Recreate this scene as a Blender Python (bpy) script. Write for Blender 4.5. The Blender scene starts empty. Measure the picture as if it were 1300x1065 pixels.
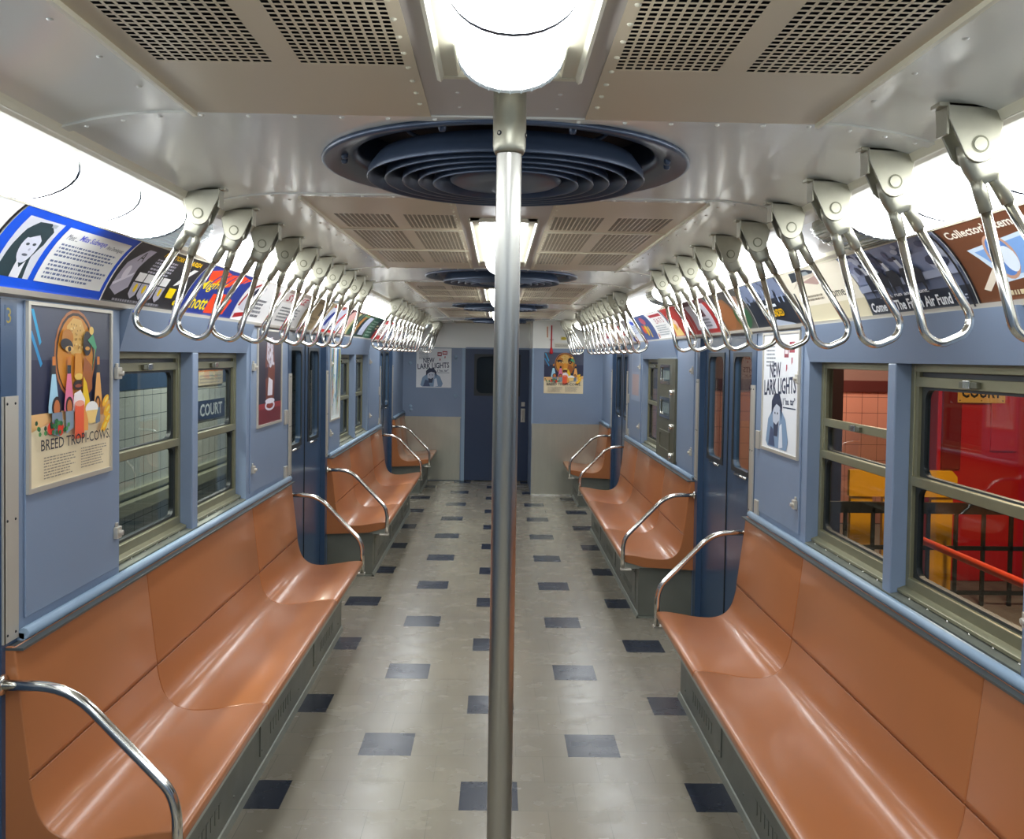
import bpy, bmesh, math, random
from mathutils import Vector, Matrix
random.seed(7)
PI = math.pi
SC = bpy.context.scene
COL = SC.collection
XC = 0.012          # centre line of the car's ceiling fittings

# ------------------------------------------------------------------ colour / materials
def lin(c):
    if isinstance(c, str):
        c = c.lstrip('#'); c = [int(c[i:i+2], 16)/255 for i in (0, 2, 4)]
    return tuple((x/12.92 if x <= 0.04045 else ((x+0.055)/1.055)**2.4) for x in c[:3])
MATS = {}
def nodes(m):
    m.use_nodes = True
    nt = m.node_tree
    return nt, nt.nodes, nt.links, nt.nodes['Principled BSDF']
def mat(name, c, rough=.5, metal=0, spec=.5, noise=0, nscale=8, stretch=(1, 1, 1), bump=0, rvar=0, coat=0):
    if name in MATS: return MATS[name]
    m = bpy.data.materials.new(name); nt, N, L, b = nodes(m)
    b.inputs['Base Color'].default_value = (*lin(c), 1)
    b.inputs['Roughness'].default_value = rough
    b.inputs['Metallic'].default_value = metal
    b.inputs['Specular IOR Level'].default_value = spec
    if coat: b.inputs['Coat Weight'].default_value = coat; b.inputs['Coat Roughness'].default_value = .12
    if noise or bump or rvar:
        tc = N.new('ShaderNodeTexCoord'); mp = N.new('ShaderNodeMapping'); mp.inputs['Scale'].default_value = stretch
        nz = N.new('ShaderNodeTexNoise'); nz.inputs['Scale'].default_value = nscale; nz.inputs['Detail'].default_value = 4
        L.new(tc.outputs['Object'], mp.inputs['Vector']); L.new(mp.outputs[0], nz.inputs['Vector'])
        if noise:
            hs = N.new('ShaderNodeHueSaturation'); hs.inputs['Color'].default_value = (*lin(c), 1)
            mr = N.new('ShaderNodeMapRange'); mr.inputs['From Min'].default_value = .3; mr.inputs['From Max'].default_value = .7
            mr.inputs['To Min'].default_value = 1-noise; mr.inputs['To Max'].default_value = 1+noise
            L.new(nz.outputs['Fac'], mr.inputs['Value']); L.new(mr.outputs[0], hs.inputs['Value'])
            L.new(hs.outputs[0], b.inputs['Base Color'])
        if rvar:
            mr = N.new('ShaderNodeMapRange'); mr.inputs['From Min'].default_value = .3; mr.inputs['From Max'].default_value = .7
            mr.inputs['To Min'].default_value = max(.03, rough-rvar); mr.inputs['To Max'].default_value = rough+rvar
            L.new(nz.outputs['Fac'], mr.inputs['Value']); L.new(mr.outputs[0], b.inputs['Roughness'])
        if bump:
            bp = N.new('ShaderNodeBump'); bp.inputs['Strength'].default_value = bump; bp.inputs['Distance'].default_value = .002
            L.new(nz.outputs['Fac'], bp.inputs['Height']); L.new(bp.outputs[0], b.inputs['Normal'])
    MATS[name] = m; return m
def emis(name, c, strength, base='#ffffff'):
    m = bpy.data.materials.new(name); nt, N, L, b = nodes(m)
    b.inputs['Base Color'].default_value = (*lin(base), 1); b.inputs['Roughness'].default_value = .25
    b.inputs['Emission Color'].default_value = (*lin(c), 1); b.inputs['Emission Strength'].default_value = strength
    MATS[name] = m; return m
def paper(c):
    k = 'print_' + str(c)
    if k in MATS: return MATS[k]
    return mat(k, c, .38, spec=.4)
def glass(name, tint=.9, ior=1.5, rough=0):
    m = bpy.data.materials.new(name); m.use_nodes = True; nt = m.node_tree; N = nt.nodes; L = nt.links
    N.clear(); out = N.new('ShaderNodeOutputMaterial'); mx = N.new('ShaderNodeMixShader')
    t = N.new('ShaderNodeBsdfTransparent'); t.inputs[0].default_value = (tint*.96, tint, tint*.97, 1)
    g = N.new('ShaderNodeBsdfGlossy'); g.inputs['Roughness'].default_value = rough
    f = N.new('ShaderNodeFresnel'); geo = N.new('ShaderNodeNewGeometry'); io = N.new('ShaderNodeMix'); io.data_type = 'FLOAT'
    io.inputs[2].default_value = ior; io.inputs[3].default_value = 1/ior; L.new(geo.outputs['Backfacing'], io.inputs[0]); L.new(io.outputs[0], f.inputs['IOR'])
    L.new(f.outputs[0], mx.inputs[0]); L.new(t.outputs[0], mx.inputs[1]); L.new(g.outputs[0], mx.inputs[2]); L.new(mx.outputs[0], out.inputs[0])
    MATS[name] = m; return m

BLUE = mat('slate_blue_paint', '#7c8ca3', .36, noise=.03, nscale=2)
BLUEL = mat('pale_blue_edge_paint', '#8fa5ba', .33)
NAVY = mat('navy_paint', '#384e69', .28, noise=.04, nscale=2, coat=.2)
NAVYD = mat('dark_navy', '#2b3a56', .35)
CREAM = mat('cream_ceiling_paint', '#e8e8de', .24, noise=.02, nscale=1.5, stretch=(1,.3,1), spec=.8, coat=.5)
CREAMP = mat('tan_ceiling_panel_paint', '#d2c4a8', .32, noise=.02, nscale=1.5)
CREAMF = mat('cream_frame_enamel', '#dcd6be', .3)
GREYP = mat('mauve_grey_panel', '#c2bbb4', .4)
PLEN = mat('plenum_black', '#14101c', .8)
FANM = mat('fan_blue_black', '#465368', .3, noise=.12, nscale=4, metal=.25)
STEEL = mat('brushed_steel', '#c0beb6', .32, metal=1, noise=.05, nscale=60, stretch=(1, 1, .05), rvar=.05)
CHROME = mat('polished_steel', '#dcdad2', .17, metal=1, rvar=.05, nscale=20)
TRIM = mat('satin_trim_steel', '#c3bdb0', .36, metal=.4)
PANELST = mat('stainless_sheet', '#bcbaaa', .3, metal=.85, noise=.03, nscale=40, stretch=(1, 1, .1))
BRACKET = mat('cast_nickel', '#a6a392', .36, metal=.7, noise=.05, nscale=30)
BASEM = mat('bench_base_grey', '#74766c', .42, metal=.3, noise=.08, nscale=7, rvar=.08)
ORANGE = mat('orange_fibreglass', '#ad6d42', .3, noise=.025, nscale=3, spec=.5, coat=.2)
DARK = mat('dark_gap', '#17181c', .6)
RUBBER = mat('rubber_gasket', '#1f2426', .45)
ALU = mat('gilt_aluminium', '#8f8c70', .38, metal=.6, noise=.06, nscale=12)
OLIVE = mat('olive_cabinet_metal', '#6b6a58', .35, metal=.5, noise=.06, nscale=9)
SILL = mat('sill_zinc', '#777a6f', .45, metal=.5, noise=.15, nscale=14)
GLASS = glass('window_glass', .88, 1.33)
WHITE = mat('white_enamel', '#eeeee8', .35)
LENS = emis('lit_lens', '#f4faff', 6.0)
LENSE = emis('lens_end', '#e2f0fa', .14, '#aab6b4')
UNLIT = mat('unlit_ribbed_glass', '#a9ab9c', .18, metal=.25, noise=.2, nscale=20)
REDP = mat('red_paint', '#c01820', .3)
YELP = mat('yellow_paint', '#e0a010', .4)
BLACKI = mat('black_iron', '#15130f', .5)
HREDP = mat('vermilion_rail', '#d8431c', .3)

def grid_tile(name, c, grout, sy, sz, ax='Y', rough=.2, g=.035):
    m = bpy.data.materials.new(name); nt, N, L, b = nodes(m)
    geo = N.new('ShaderNodeNewGeometry'); sp = N.new('ShaderNodeSeparateXYZ'); L.new(geo.outputs['Position'], sp.inputs[0])
    def frac(sock, s):
        d = N.new('ShaderNodeMath'); d.operation = 'DIVIDE'; L.new(sock, d.inputs[0]); d.inputs[1].default_value = s
        f = N.new('ShaderNodeMath'); f.operation = 'FRACT'; L.new(d.outputs[0], f.inputs[0])
        q = N.new('ShaderNodeMath'); q.operation = 'LESS_THAN'; L.new(f.outputs[0], q.inputs[0]); q.inputs[1].default_value = g
        return q.outputs[0]
    a = frac(sp.outputs[ax], sy); c2 = frac(sp.outputs['Z'], sz)
    mx = N.new('ShaderNodeMath'); mx.operation = 'MAXIMUM'; L.new(a, mx.inputs[0]); L.new(c2, mx.inputs[1])
    mix = N.new('ShaderNodeMix'); mix.data_type = 'RGBA'
    mix.inputs[6].default_value = (*lin(c), 1); mix.inputs[7].default_value = (*lin(grout), 1)
    L.new(mx.outputs[0], mix.inputs[0]); L.new(mix.outputs[2], b.inputs['Base Color']); b.inputs['Roughness'].default_value = rough
    MATS[name] = m; return m

def floor_mat():
    m = bpy.data.materials.new('vinyl_floor_tiles'); nt, N, L, b = nodes(m)
    geo = N.new('ShaderNodeNewGeometry'); sp = N.new('ShaderNodeSeparateXYZ'); L.new(geo.outputs['Position'], sp.inputs[0])
    def mth(op, a, bb=None, cc=None):
        n = N.new('ShaderNodeMath'); n.operation = op
        for i, v in enumerate((a, bb, cc)):
            if v is None: continue
            if isinstance(v, (int, float)): n.inputs[i].default_value = v
            else: L.new(v, n.inputs[i])
        return n.outputs[0]
    SX, SY = .2286, .2315
    u = mth('DIVIDE', mth('SUBTRACT', sp.outputs['X'], -.012-SX/2), SX)      # tile 0 centred at x=-.012
    v = mth('DIVIDE', mth('SUBTRACT', sp.outputs['Y'], 4.405-SY/2), SY)
    j = mth('FLOOR', v); jm = mth('FLOORED_MODULO', j, 4.0)
    i = mth('FLOOR', u); im = mth('FLOORED_MODULO', i, 4.0)
    same = mth('COMPARE', im, jm, .1)
    even = mth('COMPARE', mth('FLOORED_MODULO', j, 2.0), 0.0, .1)
    dark = mth('MULTIPLY', same, even)
    # half-tile stagger of odd rows
    uo = mth('ADD', u, mth('MULTIPLY', mth('SUBTRACT', 1.0, even), .5))
    fu = mth('FRACT', uo); fv = mth('FRACT', v)
    eu = mth('MINIMUM', fu, mth('SUBTRACT', 1.0, fu)); ev = mth('MINIMUM', fv, mth('SUBTRACT', 1.0, fv))
    line = mth('LESS_THAN', mth('MINIMUM', eu, ev), .006)
    wn = N.new('ShaderNodeTexWhiteNoise'); wn.noise_dimensions = '2D'
    cb = N.new('ShaderNodeCombineXYZ'); L.new(mth('FLOOR', uo), cb.inputs[0]); L.new(j, cb.inputs[1]); L.new(cb.outputs[0], wn.inputs['Vector'])
    nz = N.new('ShaderNodeTexNoise'); nz.inputs['Scale'].default_value = 5; nz.inputs['Detail'].default_value = 6
    mp = N.new('ShaderNodeMapping'); mp.inputs['Scale'].default_value = (1, 1.6, 1); L.new(geo.outputs['Position'], mp.inputs[0]); L.new(mp.outputs[0], nz.inputs['Vector'])
    mx = N.new('ShaderNodeMix'); mx.data_type = 'RGBA'
    mx.inputs[6].default_value = (*lin('#8b8475'), 1); mx.inputs[7].default_value = (*lin('#262d3c'), 1)
    L.new(dark, mx.inputs[0])
    val = mth('MULTIPLY', mth('ADD', .93, mth('MULTIPLY', wn.outputs['Value'], .10)), mth('ADD', .94, mth('MULTIPLY', nz.outputs['Fac'], .12)))
    hs = N.new('ShaderNodeHueSaturation'); L.new(mx.outputs[2], hs.inputs['Color'])
    L.new(mth('MULTIPLY', val, mth('SUBTRACT', 1.0, mth('MULTIPLY', line, .30))), hs.inputs['Value'])
    L.new(hs.outputs[0], b.inputs['Base Color'])
    L.new(mth('ADD', .16, mth('MULTIPLY', nz.outputs['Fac'], .2)), b.inputs['Roughness'])
    b.inputs['Specular IOR Level'].default_value = .5
    bp = N.new('ShaderNodeBump'); bp.inputs['Strength'].default_value = .08; bp.inputs['Distance'].default_value = .003
    n2 = N.new('ShaderNodeTexNoise'); n2.inputs['Scale'].default_value = 7; n2.inputs['Detail'].default_value = 2
    L.new(geo.outputs['Position'], n2.inputs['Vector'])
    L.new(mth('SUBTRACT', n2.outputs['Fac'], mth('MULTIPLY', line, .3)), bp.inputs['Height']); L.new(bp.outputs[0], b.inputs['Normal'])
    return m

# ------------------------------------------------------------------ mesh helpers
class G:
    """collects geometry, then links it as one mesh object"""
    def __init__(s): s.v = []; s.f = []; s.m = []; s.sm = []
    def add(s, vs, fs, mi=0, smooth=False):
        o = len(s.v); s.v += [tuple(p) for p in vs]
        for f in fs: s.f.append([o+i for i in f]); s.m.append(mi); s.sm.append(smooth)
        return s
    def box(s, x0, x1, y0, y1, z0, z1, mi=0):
        if x0 > x1: x0, x1 = x1, x0
        vs = [(x, y, z) for x in (x0, x1) for y in (y0, y1) for z in (z0, z1)]
        return s.add(vs, [(0, 1, 3, 2), (4, 6, 7, 5), (0, 4, 5, 1), (2, 3, 7, 6), (0, 2, 6, 4), (1, 5, 7, 3)], mi)
    def prism(s, prof, y0, y1, mi=0, smooth=False):
        n = len(prof); vs = [(x, y0, z) for x, z in prof] + [(x, y1, z) for x, z in prof]
        s.add(vs, [(i, (i+1) % n, n+(i+1) % n, n+i) for i in range(n)], mi, smooth)
        s.f.append([len(s.v)-2*n+i for i in range(n)]); s.m.append(mi); s.sm.append(False)
        s.f.append([len(s.v)-1-i for i in range(n)]); s.m.append(mi); s.sm.append(False)
        return s
    def sheet(s, prof, ys, mi=0, smooth=True):
        n = len(prof); vs = [(x, y, z) for y in ys for x, z in prof]
        return s.add(vs, [(k*n+i, k*n+i+1, (k+1)*n+i+1, (k+1)*n+i) for k in range(len(ys)-1) for i in range(n-1)], mi, smooth)
    def tube(s, pts, r, n=12, closed=False, mi=0, caps=True):
        pts = [Vector(p) for p in pts]; N = len(pts)
        rs = r if isinstance(r, (list, tuple)) else [r]*N
        tan = []
        for i in range(N):
            a = pts[(i-1) % N] if (closed or i) else pts[0]; b = pts[(i+1) % N] if (closed or i < N-1) else pts[-1]
            tan.append((b-a).normalized())
        up = Vector((0, 0, 1)) if abs(tan[0].z) < .9 else Vector((0, 1, 0))
        nrm = (up - tan[0]*up.dot(tan[0])).normalized(); vs = []
        for i in range(N):
            nrm = (nrm - tan[i]*nrm.dot(tan[i])).normalized(); bi = tan[i].cross(nrm)
            for k in range(n):
                a = 2*PI*k/n; vs.append(pts[i]+nrm*math.cos(a)*rs[i]+bi*math.sin(a)*rs[i])
        fs = []
        for i in range(N if closed else N-1):
            j = (i+1) % N
            for k in range(n): fs.append((i*n+k, i*n+(k+1) % n, j*n+(k+1) % n, j*n+k))
        s.add(vs, fs, mi, True)
        if caps and not closed:
            o = len(s.v)-N*n
            s.f.append([o+k for k in reversed(range(n))]); s.m.append(mi); s.sm.append(False)
            s.f.append([o+(N-1)*n+k for k in range(n)]); s.m.append(mi); s.sm.append(False)
        return s
    def lathe(s, prof, c, n=48, mi=0, axis='Z'):
        vs = []
        for r, h in prof:
            for k in range(n):
                a = 2*PI*k/n
                if axis == 'Z': vs.append((c[0]+r*math.cos(a), c[1]+r*math.sin(a), c[2]+h))
                elif axis == 'Y': vs.append((c[0]+r*math.cos(a), c[1]+h, c[2]+r*math.sin(a)))
                else: vs.append((c[0]+h, c[1]+r*math.cos(a), c[2]+r*math.sin(a)))
        m = len(prof)
        return s.add(vs, [(i*n+k, i*n+(k+1) % n, (i+1)*n+(k+1) % n, (i+1)*n+k) for i in range(m-1) for k in range(n)], mi, True)
    def rivet(s, x, y, z, r=.006, nx=0, nz=-1, mi=0, n=8):
        """small dome pointing along (nx,0,nz)"""
        d = Vector((nx, 0, nz)).normalized(); e = Vector((0, 1, 0)); f = d.cross(e); vs = []
        for h, q in ((0, 1), (.35, .85), (.6, .45)):
            for k in range(n):
                a = 2*PI*k/n; vs.append(Vector((x, y, z))+e*math.cos(a)*r*q+f*math.sin(a)*r*q+d*h*r)
        vs.append(Vector((x, y, z))+d*r*.68)
        fs = [(i*n+k, i*n+(k+1) % n, (i+1)*n+(k+1) % n, (i+1)*n+k) for i in range(2) for k in range(n)]
        fs += [(2*n+k, 2*n+(k+1) % n, 3*n) for k in range(n)]
        return s.add(vs, fs, mi, True)
    def mir(s):
        s.v = [(-x, y, z) for x, y, z in s.v]; s.f = [list(reversed(f)) for f in s.f]; return s
    def plate_hole(s, o, h, r, x0, x1, mi=0, n=6):
        """rectangular plate in the YZ plane, o=(y0,y1,z0,z1), with rounded-rect holes h=[(y0,y1,z0,z1)], solid from x0 to x1"""
        bm = bmesh.new()
        def loop(pts):
            vs = [bm.verts.new(p) for p in pts]
            for i in range(len(vs)): bm.edges.new((vs[i], vs[(i+1) % len(vs)]))
        loop([(x0, o[0], o[2]), (x0, o[1], o[2]), (x0, o[1], o[3]), (x0, o[0], o[3])])
        for q in h: loop([(x0, a, b) for a, b in rrect(q[0], q[1], q[2], q[3], r, n)])
        bmesh.ops.triangle_fill(bm, use_beauty=True, use_dissolve=False, edges=bm.edges[:])
        ex = bmesh.ops.extrude_face_region(bm, geom=bm.faces[:])
        for e in ex['geom']:
            if isinstance(e, bmesh.types.BMVert): e.co.x = x1
        bm.verts.index_update()
        s.add([tuple(v.co) for v in bm.verts], [[v.index for v in f.verts] for f in bm.faces], mi)
        bm.free(); return s
    def obj(s, name, mats, parent=None, bevel=0, recalc=True):
        me = bpy.data.meshes.new(name)
        off = Vector((0, 0, 0))
        if parent is not None: off = wloc(parent)
        me.from_pydata([tuple(Vector(p)-off) for p in s.v], [], s.f)
        if not isinstance(mats, (list, tuple)): mats = [mats]
        for m in mats: me.materials.append(m)
        me.polygons.foreach_set('material_index', s.m); me.polygons.foreach_set('use_smooth', s.sm)
        if recalc:
            bm = bmesh.new(); bm.from_mesh(me); bmesh.ops.recalc_face_normals(bm, faces=bm.faces[:]); bm.to_mesh(me); bm.free()
        me.update()
        ob = bpy.data.objects.new(name, me); COL.objects.link(ob)
        if parent is not None: ob.parent = parent
        if bevel:
            b = ob.modifiers.new('bevel', 'BEVEL'); b.width = bevel; b.segments = 2; b.limit_method = 'ANGLE'
        return ob
def rrect(y0, y1, z0, z1, r, n=6):
    pts = []
    for cy, cz, a0 in ((y1-r, z1-r, 0), (y0+r, z1-r, 90), (y0+r, z0+r, 180), (y1-r, z0+r, 270)):
        for k in range(n+1):
            a = math.radians(a0+90*k/n); pts.append((cy+r*math.cos(a), cz+r*math.sin(a)))
    return pts
def wloc(o):
    p = Vector((0, 0, 0))
    while o is not None: p = p+o.location; o = o.parent
    return p
def fillet(pts, r, n=6):
    """round the inner corners of a 3D polyline"""
    pts = [Vector(p) for p in pts]; out = [pts[0]]
    rr = r if isinstance(r, (list, tuple)) else [r]*(len(pts)-2)
    for i in range(1, len(pts)-1):
        p = pts[i]; a = (pts[i-1]-p); b = (pts[i+1]-p); d = min(rr[i-1], a.length*.49, b.length*.49)
        p0 = p+a.normalized()*d; p2 = p+b.normalized()*d
        for k in range(n+1):
            t = k/n; out.append(p0*(1-t)**2+p*2*t*(1-t)+p2*t*t)
    out.append(pts[-1]); return out
def thing(name, label, cat, loc=(0, 0, 0), group=None, kind=None):
    o = bpy.data.objects.new(name, None); COL.objects.link(o); o.location = loc; o.empty_display_size = .05
    if label: o['label'] = label
    if cat: o['category'] = cat
    if group: o['group'] = group
    if kind: o['kind'] = kind
    return o
def tag(o, label, cat, group=None):
    o['label'] = label; o['category'] = cat
    if group: o['group'] = group
    return o
def struct(o, label=None, cat=None):
    o['kind'] = 'structure'
    if label: o['label'] = label
    if cat: o['category'] = cat
    return o
def copy_tree(o, parent=None):
    c = o.copy(); COL.objects.link(c); c.parent = parent
    for ch in [k for k in bpy.data.objects if k.parent == o]: copy_tree(ch, c)
    return c

# ------------------------------------------------------------------ flat artwork on cards
TXT = {}
def glyphs(s, bold=0.0):
    if (s, bold) in TXT: return TXT[(s, bold)]
    cu = bpy.data.curves.new('t', 'FONT'); cu.body = s; cu.size = 1; cu.resolution_u = 2; cu.offset = bold
    ob = bpy.data.objects.new('t', cu); COL.objects.link(ob)
    dg = bpy.context.evaluated_depsgraph_get(); dg.update(); me = ob.evaluated_get(dg).to_mesh()
    vs = [(v.co.x, v.co.y) for v in me.vertices]; fs = [list(p.vertices) for p in me.polygons]
    ob.evaluated_get(dg).to_mesh_clear(); bpy.data.objects.remove(ob); bpy.data.curves.remove(cu)
    x0 = min(v[0] for v in vs); x1 = max(v[0] for v in vs); y0 = min(v[1] for v in vs); y1 = max(v[1] for v in vs)
    TXT[(s, bold)] = (vs, fs, x0, x1, y0, y1); return TXT[(s, bold)]
class Art:
    """a printed card, u across 0..1, v up 0..1, in units of its width and height"""
    def __init__(s, w, h, bg): s.w = w; s.h = h; s.bg = bg; s.items = []; s.ly = 1
    def poly(s, pts, c): s.items.append((s.ly, [tuple(p) for p in pts], [list(range(len(pts)))], c)); s.ly += 1; return s
    def rect(s, u0, v0, u1, v1, c): return s.poly([(u0, v0), (u1, v0), (u1, v1), (u0, v1)], c)
    def ell(s, cu, cv, ru, rv, c, n=22, rot=0, a0=0, a1=360):
        pts = []; ar = s.w/s.h
        for k in range(n if a1-a0 == 360 else n+1):
            a = math.radians(a0+(a1-a0)*k/n); x = ru*math.cos(a); y = rv*math.sin(a)/ar; r = math.radians(rot)
            x, y = x*math.cos(r)-y*math.sin(r), (x*math.sin(r)+y*math.cos(r))*ar
            pts.append((cu+x, cv+y))
        return s.poly(pts, c)
    def text(s, t, u, v, h, c, width=None, slant=0, rot=0, bold=.0):
        """left-bottom corner u,v ; h = height as a share of the card; width = share of the card"""
        vs, fs, x0, x1, y0, y1 = glyphs(t, bold); sy = h/(y1-y0); sx = (width/(x1-x0)) if width else sy*s.h/s.w
        ar = s.w/s.h; r = math.radians(rot); out = []
        for x, y in vs:
            X = (x-x0)*sx; Y = (y-y0)*sy; X += slant*Y/ar
            X, Y = X*math.cos(r)-Y/ar*math.sin(r), (X*math.sin(r)+Y/ar*math.cos(r))*ar
            out.append((u+X, v+Y))
        s.items.append((s.ly, out, fs, c)); s.ly += 1; return s
    def copy(s, u0, v0, u1, v1, n, c, fill=.45, ragged=.25, seed=1):
        """rows of small print too fine to read"""
        R = random.Random(seed); dv = (v1-v0)/n; vs = []; fs = []
        for i in range(n):
            e = u1-(u1-u0)*ragged*R.random(); u = u0; y = v1-dv*(i+1)
            while u < e:
                w = (.02+.05*R.random())*(.3/s.w if s.w > .3 else 1); w2 = min(u+w, e)
                o = len(vs); vs += [(u, y), (w2, y), (w2, y+dv*fill), (u, y+dv*fill)]; fs.append([o, o+1, o+2, o+3]); u = w2+.008
        s.items.append((s.ly, vs, fs, c)); s.ly += 1; return s
    def build(s, name, mapf, parent=None, cuts=0, thick=.0015, label=None, edge='#d8d8d0'):
        bm = bmesh.new(); cols = [s.bg, edge]
        def add(ly, vs, fs, ci):
            bv = [bm.verts.new((u, v, ly)) for u, v in vs]
            for f in fs:
                try: fc = bm.faces.new([bv[i] for i in f]); fc.material_index = ci
                except ValueError: pass
        add(0, [(0, 0), (1, 0), (1, 1), (0, 1)], [[0, 1, 2, 3]], 0)
        for ly, vs, fs, c in s.items:
            if c not in cols: cols.append(c)
            add(ly, vs, fs, cols.index(c))
        # clip to the card and slice for the curve
        for co, no in (((0, 0, 0), (-1, 0, 0)), ((1, 0, 0), (1, 0, 0)), ((0, 0, 0), (0, -1, 0)), ((0, 1, 0), (0, 1, 0))):
            bmesh.ops.bisect_plane(bm, geom=bm.verts[:]+bm.edges[:]+bm.faces[:], plane_co=co, plane_no=no, clear_outer=True, dist=1e-5)
        for k in range(1, cuts):
            bmesh.ops.bisect_plane(bm, geom=bm.verts[:]+bm.edges[:]+bm.faces[:], plane_co=(0, k/cuts, 0), plane_no=(0, 1, 0), dist=1e-6)
        bmesh.ops.triangulate(bm, faces=[f for f in bm.faces if len(f.verts) > 4])
        bm.verts.index_update()
        g = G(); off = .00012
        g.v = [mapf(v.co.x, v.co.y, thick+v.co.z*off) for v in bm.verts]
        for f in bm.faces: g.f.append([v.index for v in f.verts]); g.m.append(f.material_index); g.sm.append(False)
        bm.free()
        # body of the card behind the print
        n = max(cuts, 1)
        back = [mapf(u, k/n, 0) for k in range(n+1) for u in (0, 1)]; fr = [mapf(u, k/n, thick*.98) for k in range(n+1) for u in (0, 1)]
        o = len(g.v); g.v += back+fr; q = 2*(n+1)
        for k in range(n):
            a = o+2*k
            for f in ((a, a+1, a+3, a+2), (a, a+2, a+2+q, a+q), (a+1, a+3, a+3+q, a+1+q), (a+q, a+1+q, a+3+q, a+2+q)): g.f.append(list(f)); g.m.append(1); g.sm.append(False)
        for a in (o, o+2*n): g.f.append([a, a+1, a+1+q, a+q]); g.m.append(1); g.sm.append(False)
        ob = g.obj(name, [paper(c) for c in cols], parent, recalc=False)
        if label: ob['label'] = label
        return ob

# ================================================================== SETTING: layout
Y0, Y1 = -3.1, 12.4
W = 1.32; ZL = .95; ZR = 1.885
DOORS = {1: [(.18, 1.33), (4.60, 5.80), (9.05, 10.22)], -1: [(1.19, 2.385), (5.70, 6.85), (10.02, 11.12)]}
BENCH = {1: [(1.41, 4.53), (5.88, 8.97), (10.30, 11.19)], -1: [(2.465, 5.62), (6.93, 9.94), (11.20, 12.385)]}
WINS = {1: [(2.19, 2.94), (3.00, 3.76), (6.55, 7.30), (7.36, 8.12)], -1: [(3.13, 3.88), (3.95, 4.70), (7.49, 8.24), (8.31, 9.06)]}
YEND = {1: 11.2, -1: 12.4}

g = G().box(-1.45, 1.45, Y0, Y1+.05, -.06, 0); fl = struct(g.obj('floor', floor_mat()), 'beige vinyl tile floor with scattered dark blue tiles', 'floor')

# ---- side walls
CURVE = [((1-t)**2*1.160+2*t*(1-t)*1.246+t*t*1.300, (1-t)**2*2.093+2*t*(1-t)*2.027+t*t*1.895) for t in [k/8 for k in range(9)]]
def curve_at(v):      # v 0 bottom .. 1 top -> (x,z)
    t = (1-v)*(len(CURVE)-1); i = min(int(t), len(CURVE)-2); f = t-i
    return (CURVE[i][0]*(1-f)+CURVE[i+1][0]*f, CURVE[i][1]*(1-f)+CURVE[i+1][1]*f)
def make_wall(s):
    side = 'right' if s > 0 else 'left'
    g = G(); ye = Y1
    segs = []; y = Y0
    for a, b in DOORS[s]: segs.append((y, a)); y = b
    segs.append((y, ye))
    for a, b in segs:
        wins = [w for w in WINS[s] if a < w[0] < b]
        g.box(W, W+.10, a, b, 0, ZL)                    # lower wall
        if wins:
            u0 = wins[0][0]; u1 = wins[-1][1]
            g.box(W, W+.10, a, u0, ZL, ZR); g.box(W, W+.10, u1, b, ZL, ZR)
            g.box(W+.06, W+.10, u0, u1, 1.735, ZR)
        else: g.box(W, W+.10, a, b, ZL, ZR)
    for a, b in DOORS[s]: g.box(W+.03, W+.10, a, b, 1.86, ZR)
    # shell above the windows, behind the cards
    g.box(W, W+.10, Y0, ye, ZR, 2.12)
    if s < 0: g.mir()
    wall = struct(g.obj('wall_'+side, BLUE), 'slate blue metal side wall on the %s' % side, 'wall')
    # slanted headers over the windows, mullions, sills
    ws = WINS[s]
    for k in (0, 2):
        a, b = ws[k][0], ws[k+1][1]
        g = G().prism([(W, 1.735), (W+.06, 1.735), (W+.06, ZR), (1.278, ZR)], a, b)
        if s < 0: g.mir()
        o = g.obj('window_header', BLUE, wall)
        m0, m1 = ws[k][1], ws[k+1][0]
        g = G().box(W, W+.095, m0, m1, .962, 1.735)
        if s < 0: g.mir()
        g.obj('mullion', BLUE, wall, .004)
        g = G().prism([(W-.002, ZL), (W+.10, ZL), (W+.10, .985), (W-.002, .966)], a, b)
        for i in range(13):
            yy = a+.05+i*(b-a-.1)/12; g.rivet(W+.028, yy, .9715, .005, -.15, 1, 1)
        if s < 0: g.mir()
        g.obj('sill', [SILL, CHROME], wall)
    # rounded ledge rail over each bench, metal rail under the cards
    for a, b in BENCH[s]:
        g = G().tube([(W-.018, a, .951), (W-.018, b, .951)], .016, 10)
        g.box(W-.02, W, a, b, .93, .952)
        if s < 0: g.mir()
        g.obj('ledge_rail', BLUEL, wall)
    g = G().prism([(1.292, 1.884), (1.326, 1.876), (1.326, 1.899), (1.288, 1.899)], Y0, YEND[s])
    if s < 0: g.mir()
    g.obj('card_rail', TRIM, wall)
    # pocket panels with hinged cover, latches
    pan = {1: [(1.42, 2.17, 0), (3.83, 4.42, 1), (5.95, 6.50, 0), (8.17, 8.86, 1)], -1: [(2.50, 3.115, 1), (4.76, 5.50, 1), (6.98, 7.44, 0), (9.11, 9.86, 1)]}[s]
    for (a, b, _) in pan:
        g = G().box(W-.007, W, a, b, .985, ZR-.012)
        if s < 0: g.mir()
        p = g.obj('pocket_panel', BLUE, wall, .002)
        ly = (a+.035) if (s > 0 and b > 4 and a > 3) or (s < 0 and a > 4) else (b-.03)
        for z in (1.66, 1.11):
            g = G().box(W-.022, W-.007, ly-.018, ly+.018, z-.02, z+.02); g.lathe([(0, -.012), (.009, -.012), (.009, 0)], (W-.022, ly, z), 10, axis='X')
            g.box(W-.014, W-.007, ly-.008, ly+.008, z+.02, z+.034)
            if s < 0: g.mir()
            g.obj('latch', TRIM, p, .002)
    return wall
wallR = make_wall(1); wallL = make_wall(-1)

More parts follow.
